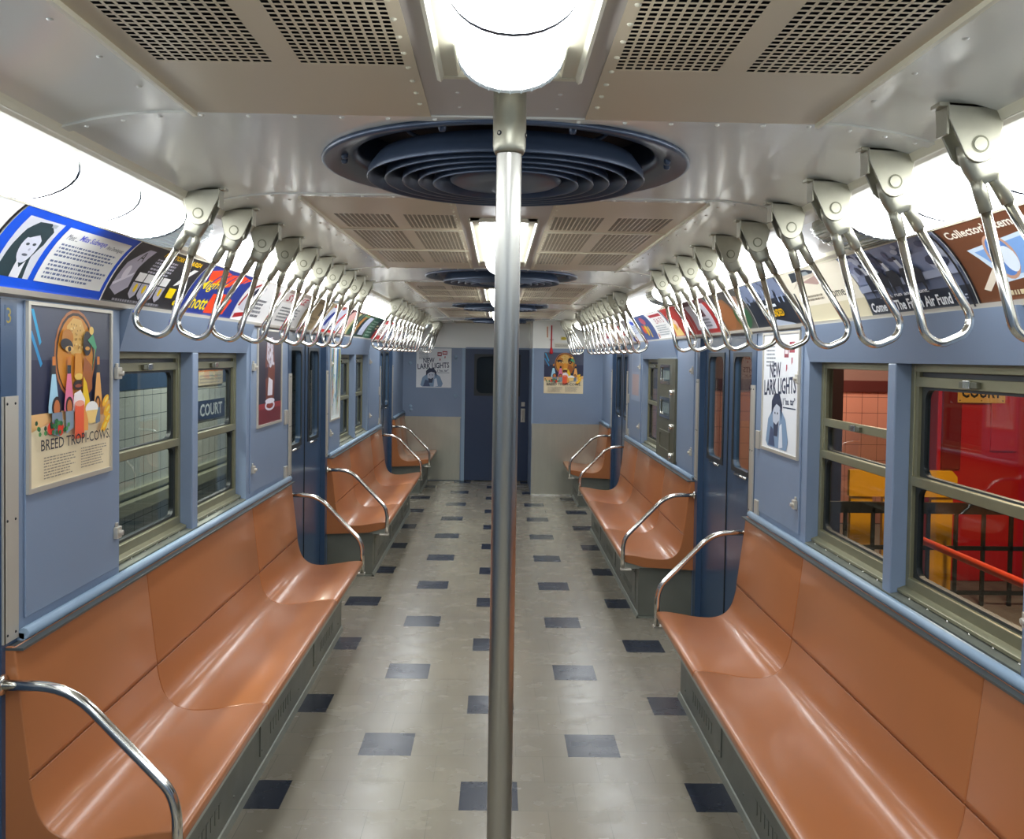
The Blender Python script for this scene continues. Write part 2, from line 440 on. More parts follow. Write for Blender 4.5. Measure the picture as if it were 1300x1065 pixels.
# ---- jamb pillars and stainless edge trims
tn = 1
for s in (1, -1):
    for a, b in DOORS[s]:
        for (p0, p1, t0, t1, r0, r1) in ((a-.075, a, a-.072, a, a-.006, a+.002), (b, b+.075, b, b+.072, b-.002, b+.006)):
            g = G().box(W-.004, W+.034, p0-(.004 if p0 == b else 0), p1+(.004 if p1 == a else 0), 0, ZR-.012)
            g.box(W-.010, W-.003, t0, t1, .945, 1.61, 1).box(W-.010, W+.035, r0, r1, .945, 1.61, 1)
            for z in (.965, 1.275, 1.59):
                for yy in (t0+.016, t1-.016): g.rivet(W-.010, yy, z, .004, -1, 0, 2)
            if s < 0: g.mir()
            struct(g.obj('trim_%d' % tn, [NAVY, TRIM, DARK], None), 'navy door jamb with a satin steel corner strip', 'door jamb'); tn += 1
# small steel hinge plates beside the near right door
for s, ys in ((1, 4.455), (-1, 5.555), (1, 8.9), (-1, 9.88)):
    for z in (1.34, .99):
        g = G().box(W-.013, W-.0, ys-.03, ys+.03, z-.045, z+.045)
        if s < 0: g.mir()
        g.obj('hinge_plate', TRIM, wallR if s > 0 else wallL, .002)

# ---- doors
dn = 1
for s in (1, -1):
    for a, b in DOORS[s]:
        if b < 1.0: continue
        root = thing('door_%d' % dn, 'navy double sliding door in the %s wall' % ('right' if s > 0 else 'left'), 'door', (s*1.37, (a+b)/2, 0), kind='structure'); dn += 1
        mid = (a+b)/2
        for (l0, l1) in ((a, mid-.003), (mid+.003, b)):
            h0, h1 = l0+.12, l1-.12
            g = G().plate_hole((l0, l1, .01, 1.87), [(h0, h1, 1.13, 1.76)], .05, 1.355, 1.39)
            if s < 0: g.mir()
            lf = g.obj('door_leaf', NAVY, root)
            g = G().plate_hole((h0-.022, h1+.022, 1.108, 1.782), [(h0+.002, h1-.002, 1.132, 1.758)], .05, 1.349, 1.356)
            if s < 0: g.mir()
            g.obj('window_gasket', RUBBER, lf)
            g = G().box(1.370, 1.374, h0-.01, h1+.01, 1.12, 1.77)
            if s < 0: g.mir()
            g.obj('pane', GLASS, lf)
            g = G().tube([(1.352, (l0+l1)/2-.12, 1.095), (1.352, (l0+l1)/2+.12, 1.095)], .008, 8)
            if s < 0: g.mir()
            g.obj('pane_reflection_bar', CHROME, lf)  # chrome bar standing in for the bright reflection below the door window
        g = G().box(1.350, 1.392, mid-.006, mid+.006, .01, 1.87)
        if s < 0: g.mir()
        g.obj('door_seal', RUBBER, root)
        g = G().box(W, 1.40, a, b, 0, .012)
        if s < 0: g.mir()
        g.obj('threshold', PANELST, root)

# ---- windows
wn = 1
for s in (1, -1):
    for k, (a, b) in enumerate(WINS[s]):
        root = thing('window_%d' % wn, ('drop sash train window in the %s wall' % ('right' if s > 0 else 'left')), 'window', (s*1.39, (a+b)/2, .985), kind='structure'); wn += 1
        if s > 0 and k == 2:
            root['label'] = 'window bay in the right wall closed by an olive control cabinet'
        t = .028; z0, z1, zm = .982, 1.736, 1.35; lowered = (s > 0 and k == 1)
        g = G()
        g.box(1.372, 1.412, a, a+t, z0, z1).box(1.372, 1.412, b-t, b, z0, z1)
        g.box(1.372, 1.412, a+t, b-t, z1-.028, z1).box(1.368, 1.412, a+t, b-t, z0, z0+.045).box(1.366, 1.412, a+t, b-t, zm-.016, zm+.016)
        g.prism([(1.345, .974), (1.372, .978), (1.372, .995), (1.345, .985)], a, b)
        if s < 0: g.mir()
        g.obj('window_frame', ALU, root, .002)
        g = G(); r = .035
        g.plate_hole((a+t, b-t, z0+.045, zm-.016), [(a+t+.02, b-t-.02, z0+.055, zm-.022)], r, 1.385, 1.405)
        if not lowered: g.plate_hole((a+t, b-t, zm+.016, z1-.028), [(a+t+.045, b-t-.045, zm+.022, z1-.085)], r, 1.387, 1.405)
        else: g.plate_hole((a+t, b-t, zm+.016, 1.475), [(a+t+.03, b-t-.03, zm+.02, 1.468)], .03, 1.387, 1.405)
        if s < 0: g.mir()
        g.obj('gasket', RUBBER, root)
        for (q0, q1) in ((z0+.05, zm-.018), (zm+.018, 1.475 if lowered else z1-.08)):
            g = G().box(1.394, 1.398, a+t+.01, b-t-.01, q0, q1)
            if s < 0: g.mir()
            g.obj('pane', GLASS, root)
        zz = 1.482 if lowered else z1-.062
        g = G().box(1.374, 1.392, a+t, b-t, zz-.014, zz+.018); ym = (a+b)/2
        g.box(1.362, 1.376, ym-.05, ym+.05, zz-.008, zz+.010, 1).box(1.356, 1.366, ym-.018, ym+.018, zz-.010, zz+.014, 2)
        if s < 0: g.mir()
        sr = g.obj('sash_rail', [ALU, OLIVE, CHROME], root, .0015); sr['label'] = 'upper rail with thumb latch'
        g = G().box(1.376, 1.388, a+t, a+t+.022, zm+.016, z1-.028).box(1.376, 1.388, b-t-.022, b-t, zm+.016, z1-.028)
        if s < 0: g.mir()
        g.obj('sash_guide', ALU, root)

# ---- ceiling: side coves, fan bays, frames
PANELS = [(-.36, 1.73), (2.62, 4.70), (5.585, 7.665), (8.55, 10.63), (11.515, 12.4)]
FANS = [2.175, 5.142, 8.107, 11.072]
SIDE = [(.60, 2.2), (.66, 2.198), (.72, 2.192), (.78, 2.182), (.842, 2.166)]
g = G()
for s in (1, -1):
    pr = [(s*x+XC*(x < .7), z) for x, z in SIDE]
    g.sheet(pr, [Y0, 0, 2, 4, 6, 8, 10, Y1])
# fan bays with a round hole
def bay(y0, y1, cy, R=.405, n=64):
    bm = bmesh.new()
    def loop(pts):
        vs = [bm.verts.new(p) for p in pts]
        for i in range(len(vs)): bm.edges.new((vs[i], vs[(i+1) % len(vs)]))
    x0, x1 = -.60+XC, .60+XC
    loop([(x0, y0, 2.2), (x1, y0, 2.2), (x1, y1, 2.2), (x0, y1, 2.2)])
    loop([(XC+R*math.cos(2*PI*k/n), cy+R*math.sin(2*PI*k/n), 2.2) for k in range(n)])
    bmesh.ops.triangle_fill(bm, use_beauty=True, use_dissolve=False, edges=bm.edges[:]); bm.verts.index_update()
    r = ([tuple(v.co) for v in bm.verts], [[v.index for v in f.verts] for f in bm.faces]); bm.free(); return r
bays = [(1.73, 2.62), (4.70, 5.585), (7.665, 8.55), (10.63, 11.515)]
for (y0, y1), cy in zip(bays, FANS): g.add(*bay(y0, y1, cy), mi=0)
g.box(-.62, .64, Y0, -.36, 2.2, 2.21)
# overlapped sheet seams and their rivets
full = [(-x+XC*(x < .7), z) for x, z in reversed(SIDE)]+[(x+XC*(x < .7), z) for x, z in SIDE]
for (y0, y1) in bays:
    for yy, d in ((y0, 1), (y1, -1)):
        g.prism([(x, z-.0045) for x, z in full]+[(x, z+.002) for x, z in reversed(full)], min(yy, yy+d*.032), max(yy, yy+d*.032), 0)
        for x in (-.80, -.73, -.66, -.58, -.49, -.40, -.31, -.22, -.13, .15, .24, .33, .42, .51, .60, .68, .75, .81):
            z = 2.2 if abs(x) < .62 else 2.2-.035*((abs(x)-.60)/.242)**1.6
            g.rivet(x, yy+d*.018, z-.0045, .005)
for s in (1, -1):
    for (y0, y1) in PANELS:
        n = int((y1-y0)/.155)
        for i in range(n): g.rivet(s*.645+XC, y0+.08+i*.155, 2.1995, .0055)
ceil = struct(g.obj('ceiling', CREAM), 'cream painted metal ceiling with riveted seams', 'ceiling')
g = G().box(-.66, .68, Y0, Y1, 2.30, 2.33).box(-.66, -.64, Y0, Y1, 2.205, 2.30).box(.66, .68, Y0, Y1, 2.205, 2.30)
g.obj('plenum', PLEN, ceil)
g = G()
for s in (1, -1):
    gg = G().prism([(.838, 2.168), (.848, 2.150), (.905, 2.143), (.915, 2.150), (.915, 2.165), (.848, 2.185)], Y0, YEND[s])
    gg.prism([(.842, 2.160), (.846, 2.151), (.862, 2.146), (.866, 2.152)], Y0, YEND[s])
    if s < 0: gg.mir()
    o = gg.obj('light_cove_rail', CREAMF, ceil)
    gg = G().prism([(1.112, 2.110), (1.122, 2.098), (1.140, 2.093), (1.146, 2.100), (1.152, 2.090), (1.166, 2.092), (1.172, 2.108), (1.14, 2.118)], Y0, YEND[s])
    if s < 0: gg.mir()
    gg.obj('card_top_rail', CREAMF, wallR if s > 0 else wallL)
    gg = G().prism([(.905, 2.154), (1.150, 2.101), (1.155, 2.125), (.91, 2.178)], Y0, YEND[s])
    if s < 0: gg.mir()
    gg.obj('light_trough', WHITE, ceil)
    gg = G().sheet([(x+.004, z+.002) for x, z in CURVE], [Y0, 3, 6, 9, YEND[s]])
    if s < 0: gg.mir()
    gg.obj('card_backing', WHITE, wallR if s > 0 else wallL)

# ---- ceiling grille panels
for k, (y0, y1) in enumerate(PANELS):
    for s, nm in ((-1, 'left'), (1, 'right')):
        where = ['nearest the camera', 'second from the camera', 'third from the camera', 'fourth from the camera', 'against the end wall'][k]
        root = thing('vent_panel', 'tan perforated ceiling panel left of the centre lights, '+where if s < 0 else 'tan perforated ceiling panel right of the centre lights, '+where, 'ceiling panel', (XC+s*.37, (y0+y1)/2, 2.2), 'perforated ceiling panels')
        xs = sorted([s*.598+XC, s*.558+XC, s*.373+XC, s*.332+XC, s*.165+XC, s*.148+XC])
        bands = [(y0+.31, y0+.61), (y0+.70, y0+1.24), (y0+1.33, y0+1.79)]
        bands = [b for b in bands if b[1] < y1]
        ys = [y0]+[q for b in bands for q in b]+[y1]
        g = G()
        for i in range(5):
            for j in range(len(ys)-1):
                if i in (1, 3) and j % 2 == 1: continue
                g.box(xs[i], xs[i+1], ys[j], ys[j+1], 2.1955, 2.1970)
        xo = s*.598+XC; g.box(xo-.004, xo+.004, y0, y1, 2.187, 2.1995, 1)
        xi = s*.148+XC
        for i in range(int((y1-y0)/.068)): g.rivet(xi+s*.014, y0+.03+i*.068, 2.1955, .0048, mi=1)
        for q in (y0+.655, y0+1.285):
            if q < y1: g.box(min(xo, xi), max(xo, xi), q-.006, q+.006, 2.192, 2.1965, 1)
        g.obj('panel_sheet', [CREAMP, CREAMF], root)
        for i in (1, 3):
            for (b0, b1) in bands:
                if b1 < .55: continue
                gg = G(); nx = 11; px = (xs[i+1]-xs[i])/nx; ny = int(round((b1-b0)/.0158)); py = (b1-b0)/ny
                for a in range(nx+1): gg.box(xs[i]+a*px-.0022, xs[i]+a*px+.0022, b0, b1, 2.1957, 2.1962)
                for a in range(ny+1): gg.box(xs[i], xs[i+1], b0+a*py-.0026, b0+a*py+.0026, 2.1958, 2.1963)
                gg.obj('air_grille', CREAMP, root)

# ---- centre lamps
def lens_shell(g, hw, dp, y0, y1, capN=0, capF=0, n=14, cz=2.193, mi=0, cap=.085, cmi=1, x0=XC):
    rings = []
    if capN:
        for t in (0, .25, .5, .75): rings.append((y0+cap*(1-math.cos(t*PI/2)), max(.02, math.sin(t*PI/2)) , cmi))
        rings.append((y0+cap, 1, mi))
    else: rings.append((y0, 1, mi))
    if capF:
        rings.append((y1-cap, 1, cmi))
        for t in (.75, .5, .25, 0): rings.append((y1-cap*(1-math.cos(t*PI/2)), max(.02, math.sin(t*PI/2)), cmi))
    else: rings.append((y1, 1, mi))
    prev = None
    for (y, q, m) in rings:
        o = len(g.v)
        for k in range(n+1):
            a = PI*k/n; g.v.append((x0-hw*math.cos(a), y, cz-dp*q*math.sin(a)**.85))
        if prev is not None:
            for k in range(n): g.f.append([prev+k, prev+k+1, o+k+1, o+k]); g.m.append(prevm); g.sm.append(True)
        prev = o; prevm = m
    return g
for k in (0, 1, 2, 3):
    y0 = .03+2.965*k; y1 = y0+1.44
    pos = ['above the floor-to-ceiling pole, nearest the camera', 'between the first and second ceiling vents', 'between the second and third ceiling vents', 'between the third and fourth ceiling vents'][k]
    root = thing('ceiling_lamp', 'lit centre ceiling lamp with long white half-round lens, '+pos, 'ceiling light', (XC, (y0+y1)/2, 2.2), 'centre ceiling lamps')
    P0, P1 = PANELS[k]
    g = G().box(-.150+XC, .150+XC, P0, P1, 2.199, 2.203)
    for yy in (P0+.05, P1-.15, P1-.06):
        for x in (-.09, .09): g.rivet(x+XC, yy, 2.199, .004)
    g.obj('mounting_plate', GREYP, root)
    g = G()
    for s in (1, -1):
        g.prism([(XC+s*.116, 2.199), (XC+s*.118, 2.186), (XC+s*.112, 2.183), (XC+s*.106, 2.190), (XC+s*.084, 2.190), (XC+s*.080, 2.199)], y0, y1)
    g.box(XC-.112, XC+.112, y0, y0+.012, 2.186, 2.199).box(XC-.112, XC+.112, y1-.012, y1, 2.188, 2.199)
    g.obj('lamp_frame', CREAMF, root)
    for i in range(4):
        a = y0+.09+i*.320; b = a+.317
        g = G(); lens_shell(g, .080, .068, a, b, i == 0, i == 3, cmi=1 if i == 3 else 0)
        lo = g.obj('lens', [LENS, LENSE], root, recalc=False)
        if i < 3:
            g = G(); lens_shell(g, .083, .0715, b-.003, b+.007, mi=0); g.obj('lens_joint', FANM, root, recalc=False)
        else:
            g = G()
            for j in range(15):
                t = PI*(j+.5)/15; x = XC-.079*math.cos(t); zb = lambda q: 2.193-.069*q*math.sin(t)**.85
                pts = [(x, b-.085*(1-math.cos(u*PI/2)), zb(max(.05, math.sin(u*PI/2)))) for u in (1, .85, .7, .55, .4, .25)]
                g.tube([(x, b-.10, zb(1))]+pts, .0010, 5)
            g.obj('lens_ribs', LENSE, root)
P0, P1 = PANELS[4]
g = G().box(-.150+XC, .150+XC, P0, P1, 2.199, 2.203); g.obj('lamp_blanking_plate', GREYP, ceil)

# ---- side lamps: long runs of ribbed covers
def side_lens(y0, y1, capF=False, capN=False, mi=0, cap=.11, grow=0):
    """bulged cover spanning the trough, local right side"""
    A = Vector((.920, 2.148)); B = Vector((1.112, 2.104)); d = (B-A); nn = Vector((-.235, -.97)).normalized(); n = 12; g = G()
    if capN: rows = [(y0+cap*(1-math.cos(t*PI/2)), math.sin(t*PI/2)) for t in (0.05, .25, .5, .75, 1)]+[(y1, 1)]
    elif capF: rows = [(y0, 1)]+[(y1-cap*(1-math.cos(t*PI/2)), math.sin(t*PI/2)) for t in (1, .75, .5, .25, 0.05)]
    else: rows = [(y0, 1), (y1, 1)]
    prev = None
    for y, q in rows:
        o = len(g.v)
        for k in range(n+1):
            a = PI*k/n; t = .5-.5*math.cos(a)*(.35+.65*q); p = A+d*t+nn*((.054+grow)*q*math.sin(a)**.8)
            g.v.append((p.x, y, p.y))
        if prev is not None:
            for k in range(n): g.f.append([prev+k, prev+k+1, o+k+1, o+k]); g.m.append(mi); g.sm.append(True)
        prev = o
    return g
for s, ends in ((1, (2.72, 5.70, 8.66, 11.18)), (-1, (2.97, 5.93, 8.89, 11.85))):
    for k, e in enumerate(ends):
        nseg = 8 if e > 3 else 8; b0 = e-nseg*.332
        if s > 0 and k == 3: b0 = 8.96; nseg = 6
        root = thing('cove_lamp', 'row of lit ribbed lamp covers above the %s advertising cards, %s' % ('right' if s > 0 else 'left', ['nearest the camera', 'second from the camera', 'third from the camera', 'at the far end'][k]), 'ceiling light', (s*1.03, (b0+e)/2, 2.12), 'cove lamps')
        L_ = (e-b0)/nseg
        for i in range(nseg):
            a = b0+i*L_; b = a+L_-.003; last = i == nseg-1
            g = side_lens(a, b, capF=last, capN=(i == 0), mi=0)
            unl = last and s > 0
            if s < 0: g.mir()
            o = g.obj('lens', UNLIT if unl else (LENSE if last else LENS), root, recalc=False)
            if unl: o['label'] = 'unlit grey glass end cover'
            if not last:
                g = side_lens(b-.004, b+.008, grow=.004)
                if s < 0: g.mir()
                g.obj('lens_joint', FANM, root, recalc=False)
        if True:
            g = G(); A = Vector((.920, 2.148)); B = Vector((1.112, 2.104)); d = B-A; nn = Vector((-.235, -.97)).normalized()
            for j in range(1, 14):
                a_ = PI*j/14; pts = []
                for y, q in [(e-L_, 1)]+[(e-.11*(1-math.cos(t*PI/2)), math.sin(t*PI/2)) for t in (1, .75, .5, .25)]:
                    p = A+d*(.5-.5*math.cos(a_)*(.35+.65*q))+nn*(.054*q*math.sin(a_)**.8+.0006); pts.append((p.x, y, p.y))
                g.tube(pts, .0016, 5)
            if s < 0: g.mir()
            g.obj('lens_ribs', UNLIT if s > 0 else LENSE, root)

g = G(); lens_shell(g, .080, .068, -2.93, -1.5); g.obj('lamp_lens_back', LENS, ceil, recalc=False)
for s in (1, -1):
    g = side_lens(-2.9, -.05 if s > 0 else .2)
    if s < 0: g.mir()
    g.obj('lamp_lens_back', LENS, ceil, recalc=False)

# ---- axial fan vents
def make_fan():
    root = thing('fan_vent', 'dark blue circular louvred ceiling fan vent', 'ceiling vent', (XC, FANS[0], 2.2), 'circular ceiling fan vents')
    c = (XC, FANS[0], 2.2)
    g = G().lathe([(.405, .004), (.434, .002), (.438, -.007), (.434, -.012), (.428, -.012), (.395, -.004), (.368, .003), (.358, .010), (.353, .03), (.352, .095)], c, 72)
    g.obj('flange', FANM, root)
    g = G().lathe([(.352, .09), (0.001, .092)], c, 48); g.obj('duct_back', PLEN, root)
    for i, R in enumerate((.333, .291, .250, .212, .176)):
        zb = -.043-.002*i; t = .003
        g = G().lathe([(R-.026, zb+.052), (R-.004, zb+.022), (R, zb+.002), (R-.001, zb), (R-.005, zb+.002), (R-.009, zb+.022), (R-.030, zb+.050), (R-.026, zb+.052)], c, 72)
        g.obj('louvre_ring', FANM, root)
    g = G().lathe([(.001, -.052), (.06, -.052), (.120, -.047), (.134, -.040), (.136, -.034), (.120, -.036), (.001, -.038)], c, 56); g.obj('centre_disc', FANM, root)
    for q in range(4):
        a = PI/4+q*PI/2; g = G(); dx, dy = math.cos(a), math.sin(a)
        g.tube([(c[0]+dx*.04, c[1]+dy*.04, c[2]-.020), (c[0]+dx*.30, c[1]+dy*.30, c[2]+.022), (c[0]+dx*.352, c[1]+dy*.352, c[2]+.06)], .005, 6); g.obj('strut', FANM, root)
    for a in (-6, -14, 186, 194, 60, 120, 250, 290):
        r = math.radians(a); g = G().lathe([(.0, -.010), (.006, -.009), (.008, -.004), (.008, .004)], (c[0]+.385*math.cos(r), c[1]+.385*math.sin(r), c[2]-.002), 10); g.obj('bolt', FANM, root)
    return root
fan0 = make_fan()
for k, y in enumerate(FANS):
    o = fan0 if k == 0 else copy_tree(fan0); o.location = (XC, y, 2.2)
    o['label'] = 'dark blue circular louvred fan vent in the ceiling, '+['largest, just behind the pole', 'second from the camera', 'third from the camera', 'farthest, next to the end wall'][k]

# ---- end walls
g = G().box(-1.42, -.50, Y1, Y1+.05, 0, 1.85).box(-.50, -.455, Y1, Y1+.05, 0, 1.85, 1).box(-1.42, .50, Y1, Y1+.05, 1.85, 2.22, 2)
g.box(.44, .50, Y1, Y1+.05, 0, 1.85)
g.box(-.45, .44, Y1-.012, Y1, 1.838, 1.862)
we = struct(g.obj('wall_end', [BLUE, BLUEL, CREAM]), 'far end wall, slate blue below a cream header', 'wall')
g = G().box(-1.32, -.515, Y1-.012, Y1, .01, .885); g.box(-1.32, -.505, Y1-.016, Y1-.010, .872, .892)
for i in range(7): g.rivet(-1.15+i*.1, Y1-.017, .882, .004, 0, 0.001)
g.obj('kick_panel', PANELST, we)
root = thing('door_%d' % dn, 'navy end door with a dark window behind the steel pole', 'door', (0, Y1, 0), kind='structure')
def plate_y(g, x0, x1, z0, z1, hole, r, y0, y1, mi=0):
    t = G().plate_hole((x0, x1, z0, z1), [hole] if hole else [], r, 0, 1) ; t.v = [(b, y0+(y1-y0)*a, c) for a, b, c in t.v]; g.add(t.v, t.f, mi); return g
g = G(); plate_y(g, -.45, .43, .01, 1.85, (-.30, .28, 1.22, 1.74), .08, Y1-.004, Y1+.03)
dl = g.obj('door_leaf', NAVYD, root)
g = G(); plate_y(g, -.33, .31, 1.19, 1.77, (-.295, .275, 1.225, 1.735), .08, Y1-.012, Y1-.003); g.obj('window_gasket', RUBBER, dl)
g = G().box(-.31, .29, Y1+.01, Y1+.014, 1.21, 1.75); g.obj('pane', GLASS, dl)
g = G().box(.325, .385, Y1-.018, Y1-.004, .83, 1.02).box(.33, .38, Y1-.018, Y1-.004, 1.05, 1.11)
g.tube([(.355, Y1-.02, .86), (.355, Y1-.05, .88), (.355, Y1-.05, .98), (.355, Y1-.02, 1.0)], .008, 8); g.obj('handle', TRIM, dl, .003)
g = G().box(-.4, .4, Y1+.3, Y1+.32, 0, 2.2); g.obj('vestibule_back', DARK, root)
# motorman's cab partition
g = G().box(.432, 1.42, 11.2, Y1, 0, 1.85, 0).box(.432, 1.42, 11.2, Y1, 1.85, 2.22, 2).box(.428, .448, 11.192, 11.2, .9, 1.85, 1)
cab = struct(g.obj('wall_cab', [BLUE, BLUEL, CREAM]), 'slate blue cab partition at the far right with a cream header', 'wall')
g = G().box(.436, 1.32, 11.188, 11.2, .01, .895).box(.436, 1.32, 11.184, 11.190, .883, .903)
g.obj('kick_panel', PANELST, cab)
g = G().box(.436, 1.0, 11.17, 11.2, 0, .014); g.obj('kick_strip', CHROME, cab)
g = G().box(-1.45, 1.45, Y0-.05, Y0, 0, 2.3); struct(g.obj('wall_back', BLUE), 'slate blue wall behind the camera', 'wall')
# small screws / studs on the end wall
g = G()
for x, z in ((-1.22, 1.63), (-1.21, 1.03), (-.59, 1.72), (-.59, 1.18), (-1.2, .98)): g.lathe([(0, -.012), (.022, -.010), (.026, 0)], (x, Y1, z), 12, axis='Y')
g.obj('access_lock', BLUEL, we)

# ================================================================== BENCHES
SEATP = [(.852, .386), (.838, .402), (.836, .420), (.842, .431), (.870, .434), (.915, .430), (.970, .421), (1.030, .411), (1.085, .406), (1.130, .407), (1.170, .418), (1.200, .438), (1.222, .468), (1.236, .505), (1.246, .550), (1.2485, .572)]
BACKP = [(1.2475, .577), (1.256, .640), (1.265, .715), (1.274, .790), (1.283, .865), (1.2885, .918), (1.293, .934)]
def smooth_prof(p, n=3):
    out = []
    for i in range(len(p)-1):
        a = Vector(p[max(i-1, 0)]); b = Vector(p[i]); c = Vector(p[i+1]); d = Vector(p[min(i+2, len(p)-1)])
        for k in range(n):
            t = k/n; out.append(tuple(.5*((2*b)+(c-a)*t+(2*a-5*b+4*c-d)*t*t+(3*b-a-3*c+d)*t**3)))
    out.append(p[-1]); return out
SP = smooth_prof(SEATP); BP = smooth_prof(BACKP)
def solid(prof, th, flip=1):
    back = []
    for i, p in enumerate(prof):
        a = Vector(prof[max(i-1, 0)]); b = Vector(prof[min(i+1, len(prof)-1)]); t = (b-a).normalized(); n = Vector((t.y, -t.x))
        back.append((p[0]+n.x*th, p[1]+n.y*th))
    return prof+back[::-1]
def seat_piece(prof, y0, y1, th):
    """shell with a softened edge at both ends"""
    e = .004; g = G(); n = len(prof)
    def inset(d):
        pr = []
        for i, p in enumerate(prof):
            a = Vector(prof[max(i-1, 0)]); b = Vector(prof[min(i+1, n-1)]); t = (b-a).normalized(); m = Vector((t.y, -t.x)); pr.append((p[0]+m.x*d, p[1]+m.y*d))
        return pr
    rows = [(y0, th), (y0, e), (y0+e*.4, e*.35), (y0+e*1.5, 0), (y1-e*1.5, 0), (y1-e*.4, e*.35), (y1, e), (y1, th), (y0, th)]
    o = 0
    for y, d in rows:
        for x, z in inset(d): g.v.append((x, y, z))
    for r in range(len(rows)-1):
        for i in range(n-1): g.f.append([r*n+i, r*n+i+1, (r+1)*n+i+1, (r+1)*n+i]); g.m.append(0); g.sm.append(2 <= r <= 4)
    for i in (0, n-1):
        g.f.append([r*n+i for r in range(len(rows)-1)]); g.m.append(0); g.sm.append(False)
    return g
def bench(s, y0, y1, label, splits, rails=(1, 1), short=False):
    root = thing('bench', label, 'bench', (s*1.08, (y0+y1)/2, 0), 'orange moulded benches')
    def fin(g, name, m, par=root, bev=0):
        if s < 0: g.mir()
        return g.obj(name, m, par, bev)
    cuts = [y0]+list(splits)+[y1]
    for a, b in zip(cuts[:-1], cuts[1:]):
        fin(seat_piece(SP, a+.0012, b-.0012, .018), 'seat', ORANGE)
        fin(seat_piece(BP, a+.0012, b-.0012, .014), 'backrest', ORANGE)
    # end panels
    prof = [(x+.004, z-.006) for x, z in SP[6:]]+[(x+.006, z) for x, z in BP]+[(W, .934), (W, .335), (.99, .350), (.862, .386)]
    for yy in ((y0+.001, y0+.012), (y1-.012, y1-.001)):
        fin(G().prism(prof, *yy), 'end_panel', ORANGE)
    fin(G().box(1.268, W, y0, y1, .925, .932), 'top_cap', mat('cap_grey_steel', '#5b5f5e', .4, metal=.4))  # dark grey steel cap along the top of the backrest
    g = G().box(.962, W, y0+.04, y1-.04, .012, .345)
    fin(g, 'base', BASEM, bev=.004)
    g = G().box(.872, .962, y0+.03, y1-.03, .335, .385).box(.962, W, y0+.03, y1-.03, .34, .40)
    fin(g, 'seat_bearer', mat('bearer_grey', '#aab0a6', .45, metal=.2))
    g = G().prism([(.948, 0), (.964, 0), (.964, .03), (.957, .024)], y0+.03, y1-.03).box(.95, W, y0+.03, y0+.045, 0, .012)
    fin(g, 'toe_strip', mat('toe_strip_grey', '#8d9186', .4, metal=.3))
    n = max(1, int((y1-y0)/1.0))
    for i in range(n):
        yy = y0+(i+.5)*(y1-y0)/n
        g = G().box(.957, .963, yy-.36, yy+.36, .07, .30)
        for dy in (-.34, .34):
            for z in (.09, .28): g.rivet(.957, yy+dy, z, .006, -1, 0)
        for j in range(9): g.box(.9545, .958, yy-.2+j*.045, yy-.178+j*.045, .10, .15)
        fin(g, 'heater_cover', BASEM)
    for f, yy, d in ((rails[0], y0, -1), (rails[1], y1, 1)):
        if not f: continue
        yr = yy+d*.028
        pts = [(.845, yr-d*.010, .352), (.845, yr, .50), (.862, yr, .56), (1.130, yr, .838), (1.306, yr, .842)]
        g = G().tube(fillet(pts, [.03, .06, .09]), .0145, 14)
        r = fin(g, 'arm_rail', CHROME); r['label'] = 'bent tubular steel arm rail'
        g = G().lathe([(.0, -.006), (.026, -.006), (.028, 0)], (1.309, yr, .842), 16, axis='X')
        if s < 0: g.mir()
        g.obj('wall_flange', CHROME, r)
        g = G().box(.828, .90, yr-.028 if d < 0 else yr-.02, yr+.02 if d < 0 else yr+.028, .338, .350)
        if s < 0: g.mir()
        g.obj('foot_plate', TRIM, r, .003)
    return root
bench(1, 1.41, 4.565, 'long orange moulded bench at the near right, closest to the camera', (2.30, 3.69))
bench(1, 5.88, 8.97, 'long orange moulded bench on the right between the two right doors', (6.78, 8.12))
bench(1, 10.30, 11.18, 'short orange seat at the far right against the cab partition', (), (1, 0))
bench(-1, 2.40, 5.62, 'long orange moulded bench at the near left, closest to the camera', (3.30, 4.72))
bench(-1, 6.93, 9.94, 'long orange moulded bench on the left beyond the near left door', (7.80, 9.08))
bench(-1, 11.20, 12.37, 'short orange seat at the far left against the end wall', (11.8,), (1, 0))

# ================================================================== STANCHION
root = thing('grab_pole', 'floor-to-ceiling brushed steel grab pole in the middle of the aisle', 'pole', (.013, 1.455, 0))
G().lathe([(.0, .0), (.0205, .0), (.0205, 2.09)], (.013, 1.455, 0), 32).obj('pole', STEEL, root)
g = G().lathe([(.0205, 2.066), (.0225, 2.064), (.0255, 2.070), (.0268, 2.078), (.0268, 2.196), (.0, 2.196)], (.013, 1.455, 0), 32); so = g.obj('ceiling_socket', BRACKET, root)
for a in (-128, -12):
    r = math.radians(a); cx, cy = .013+.0262*math.cos(r), 1.455+.0262*math.sin(r)
    g = G(); d = Vector((math.cos(r), math.sin(r), 0)); 
    g.tube([Vector((cx, cy, 2.094)), Vector((cx, cy, 2.094))+d*.0016], .0042, 10, mi=1); g.tube([Vector((cx, cy, 2.094)), Vector((cx, cy, 2.094))+d*.0022], .0024, 8, mi=0); g.obj('set_screw', [CHROME, DARK], so)
g = G().lathe([(.0, .014), (.032, .012), (.045, .004), (.046, 0)], (.013, 1.455, 0), 28); g.obj('floor_flange', CHROME, root)

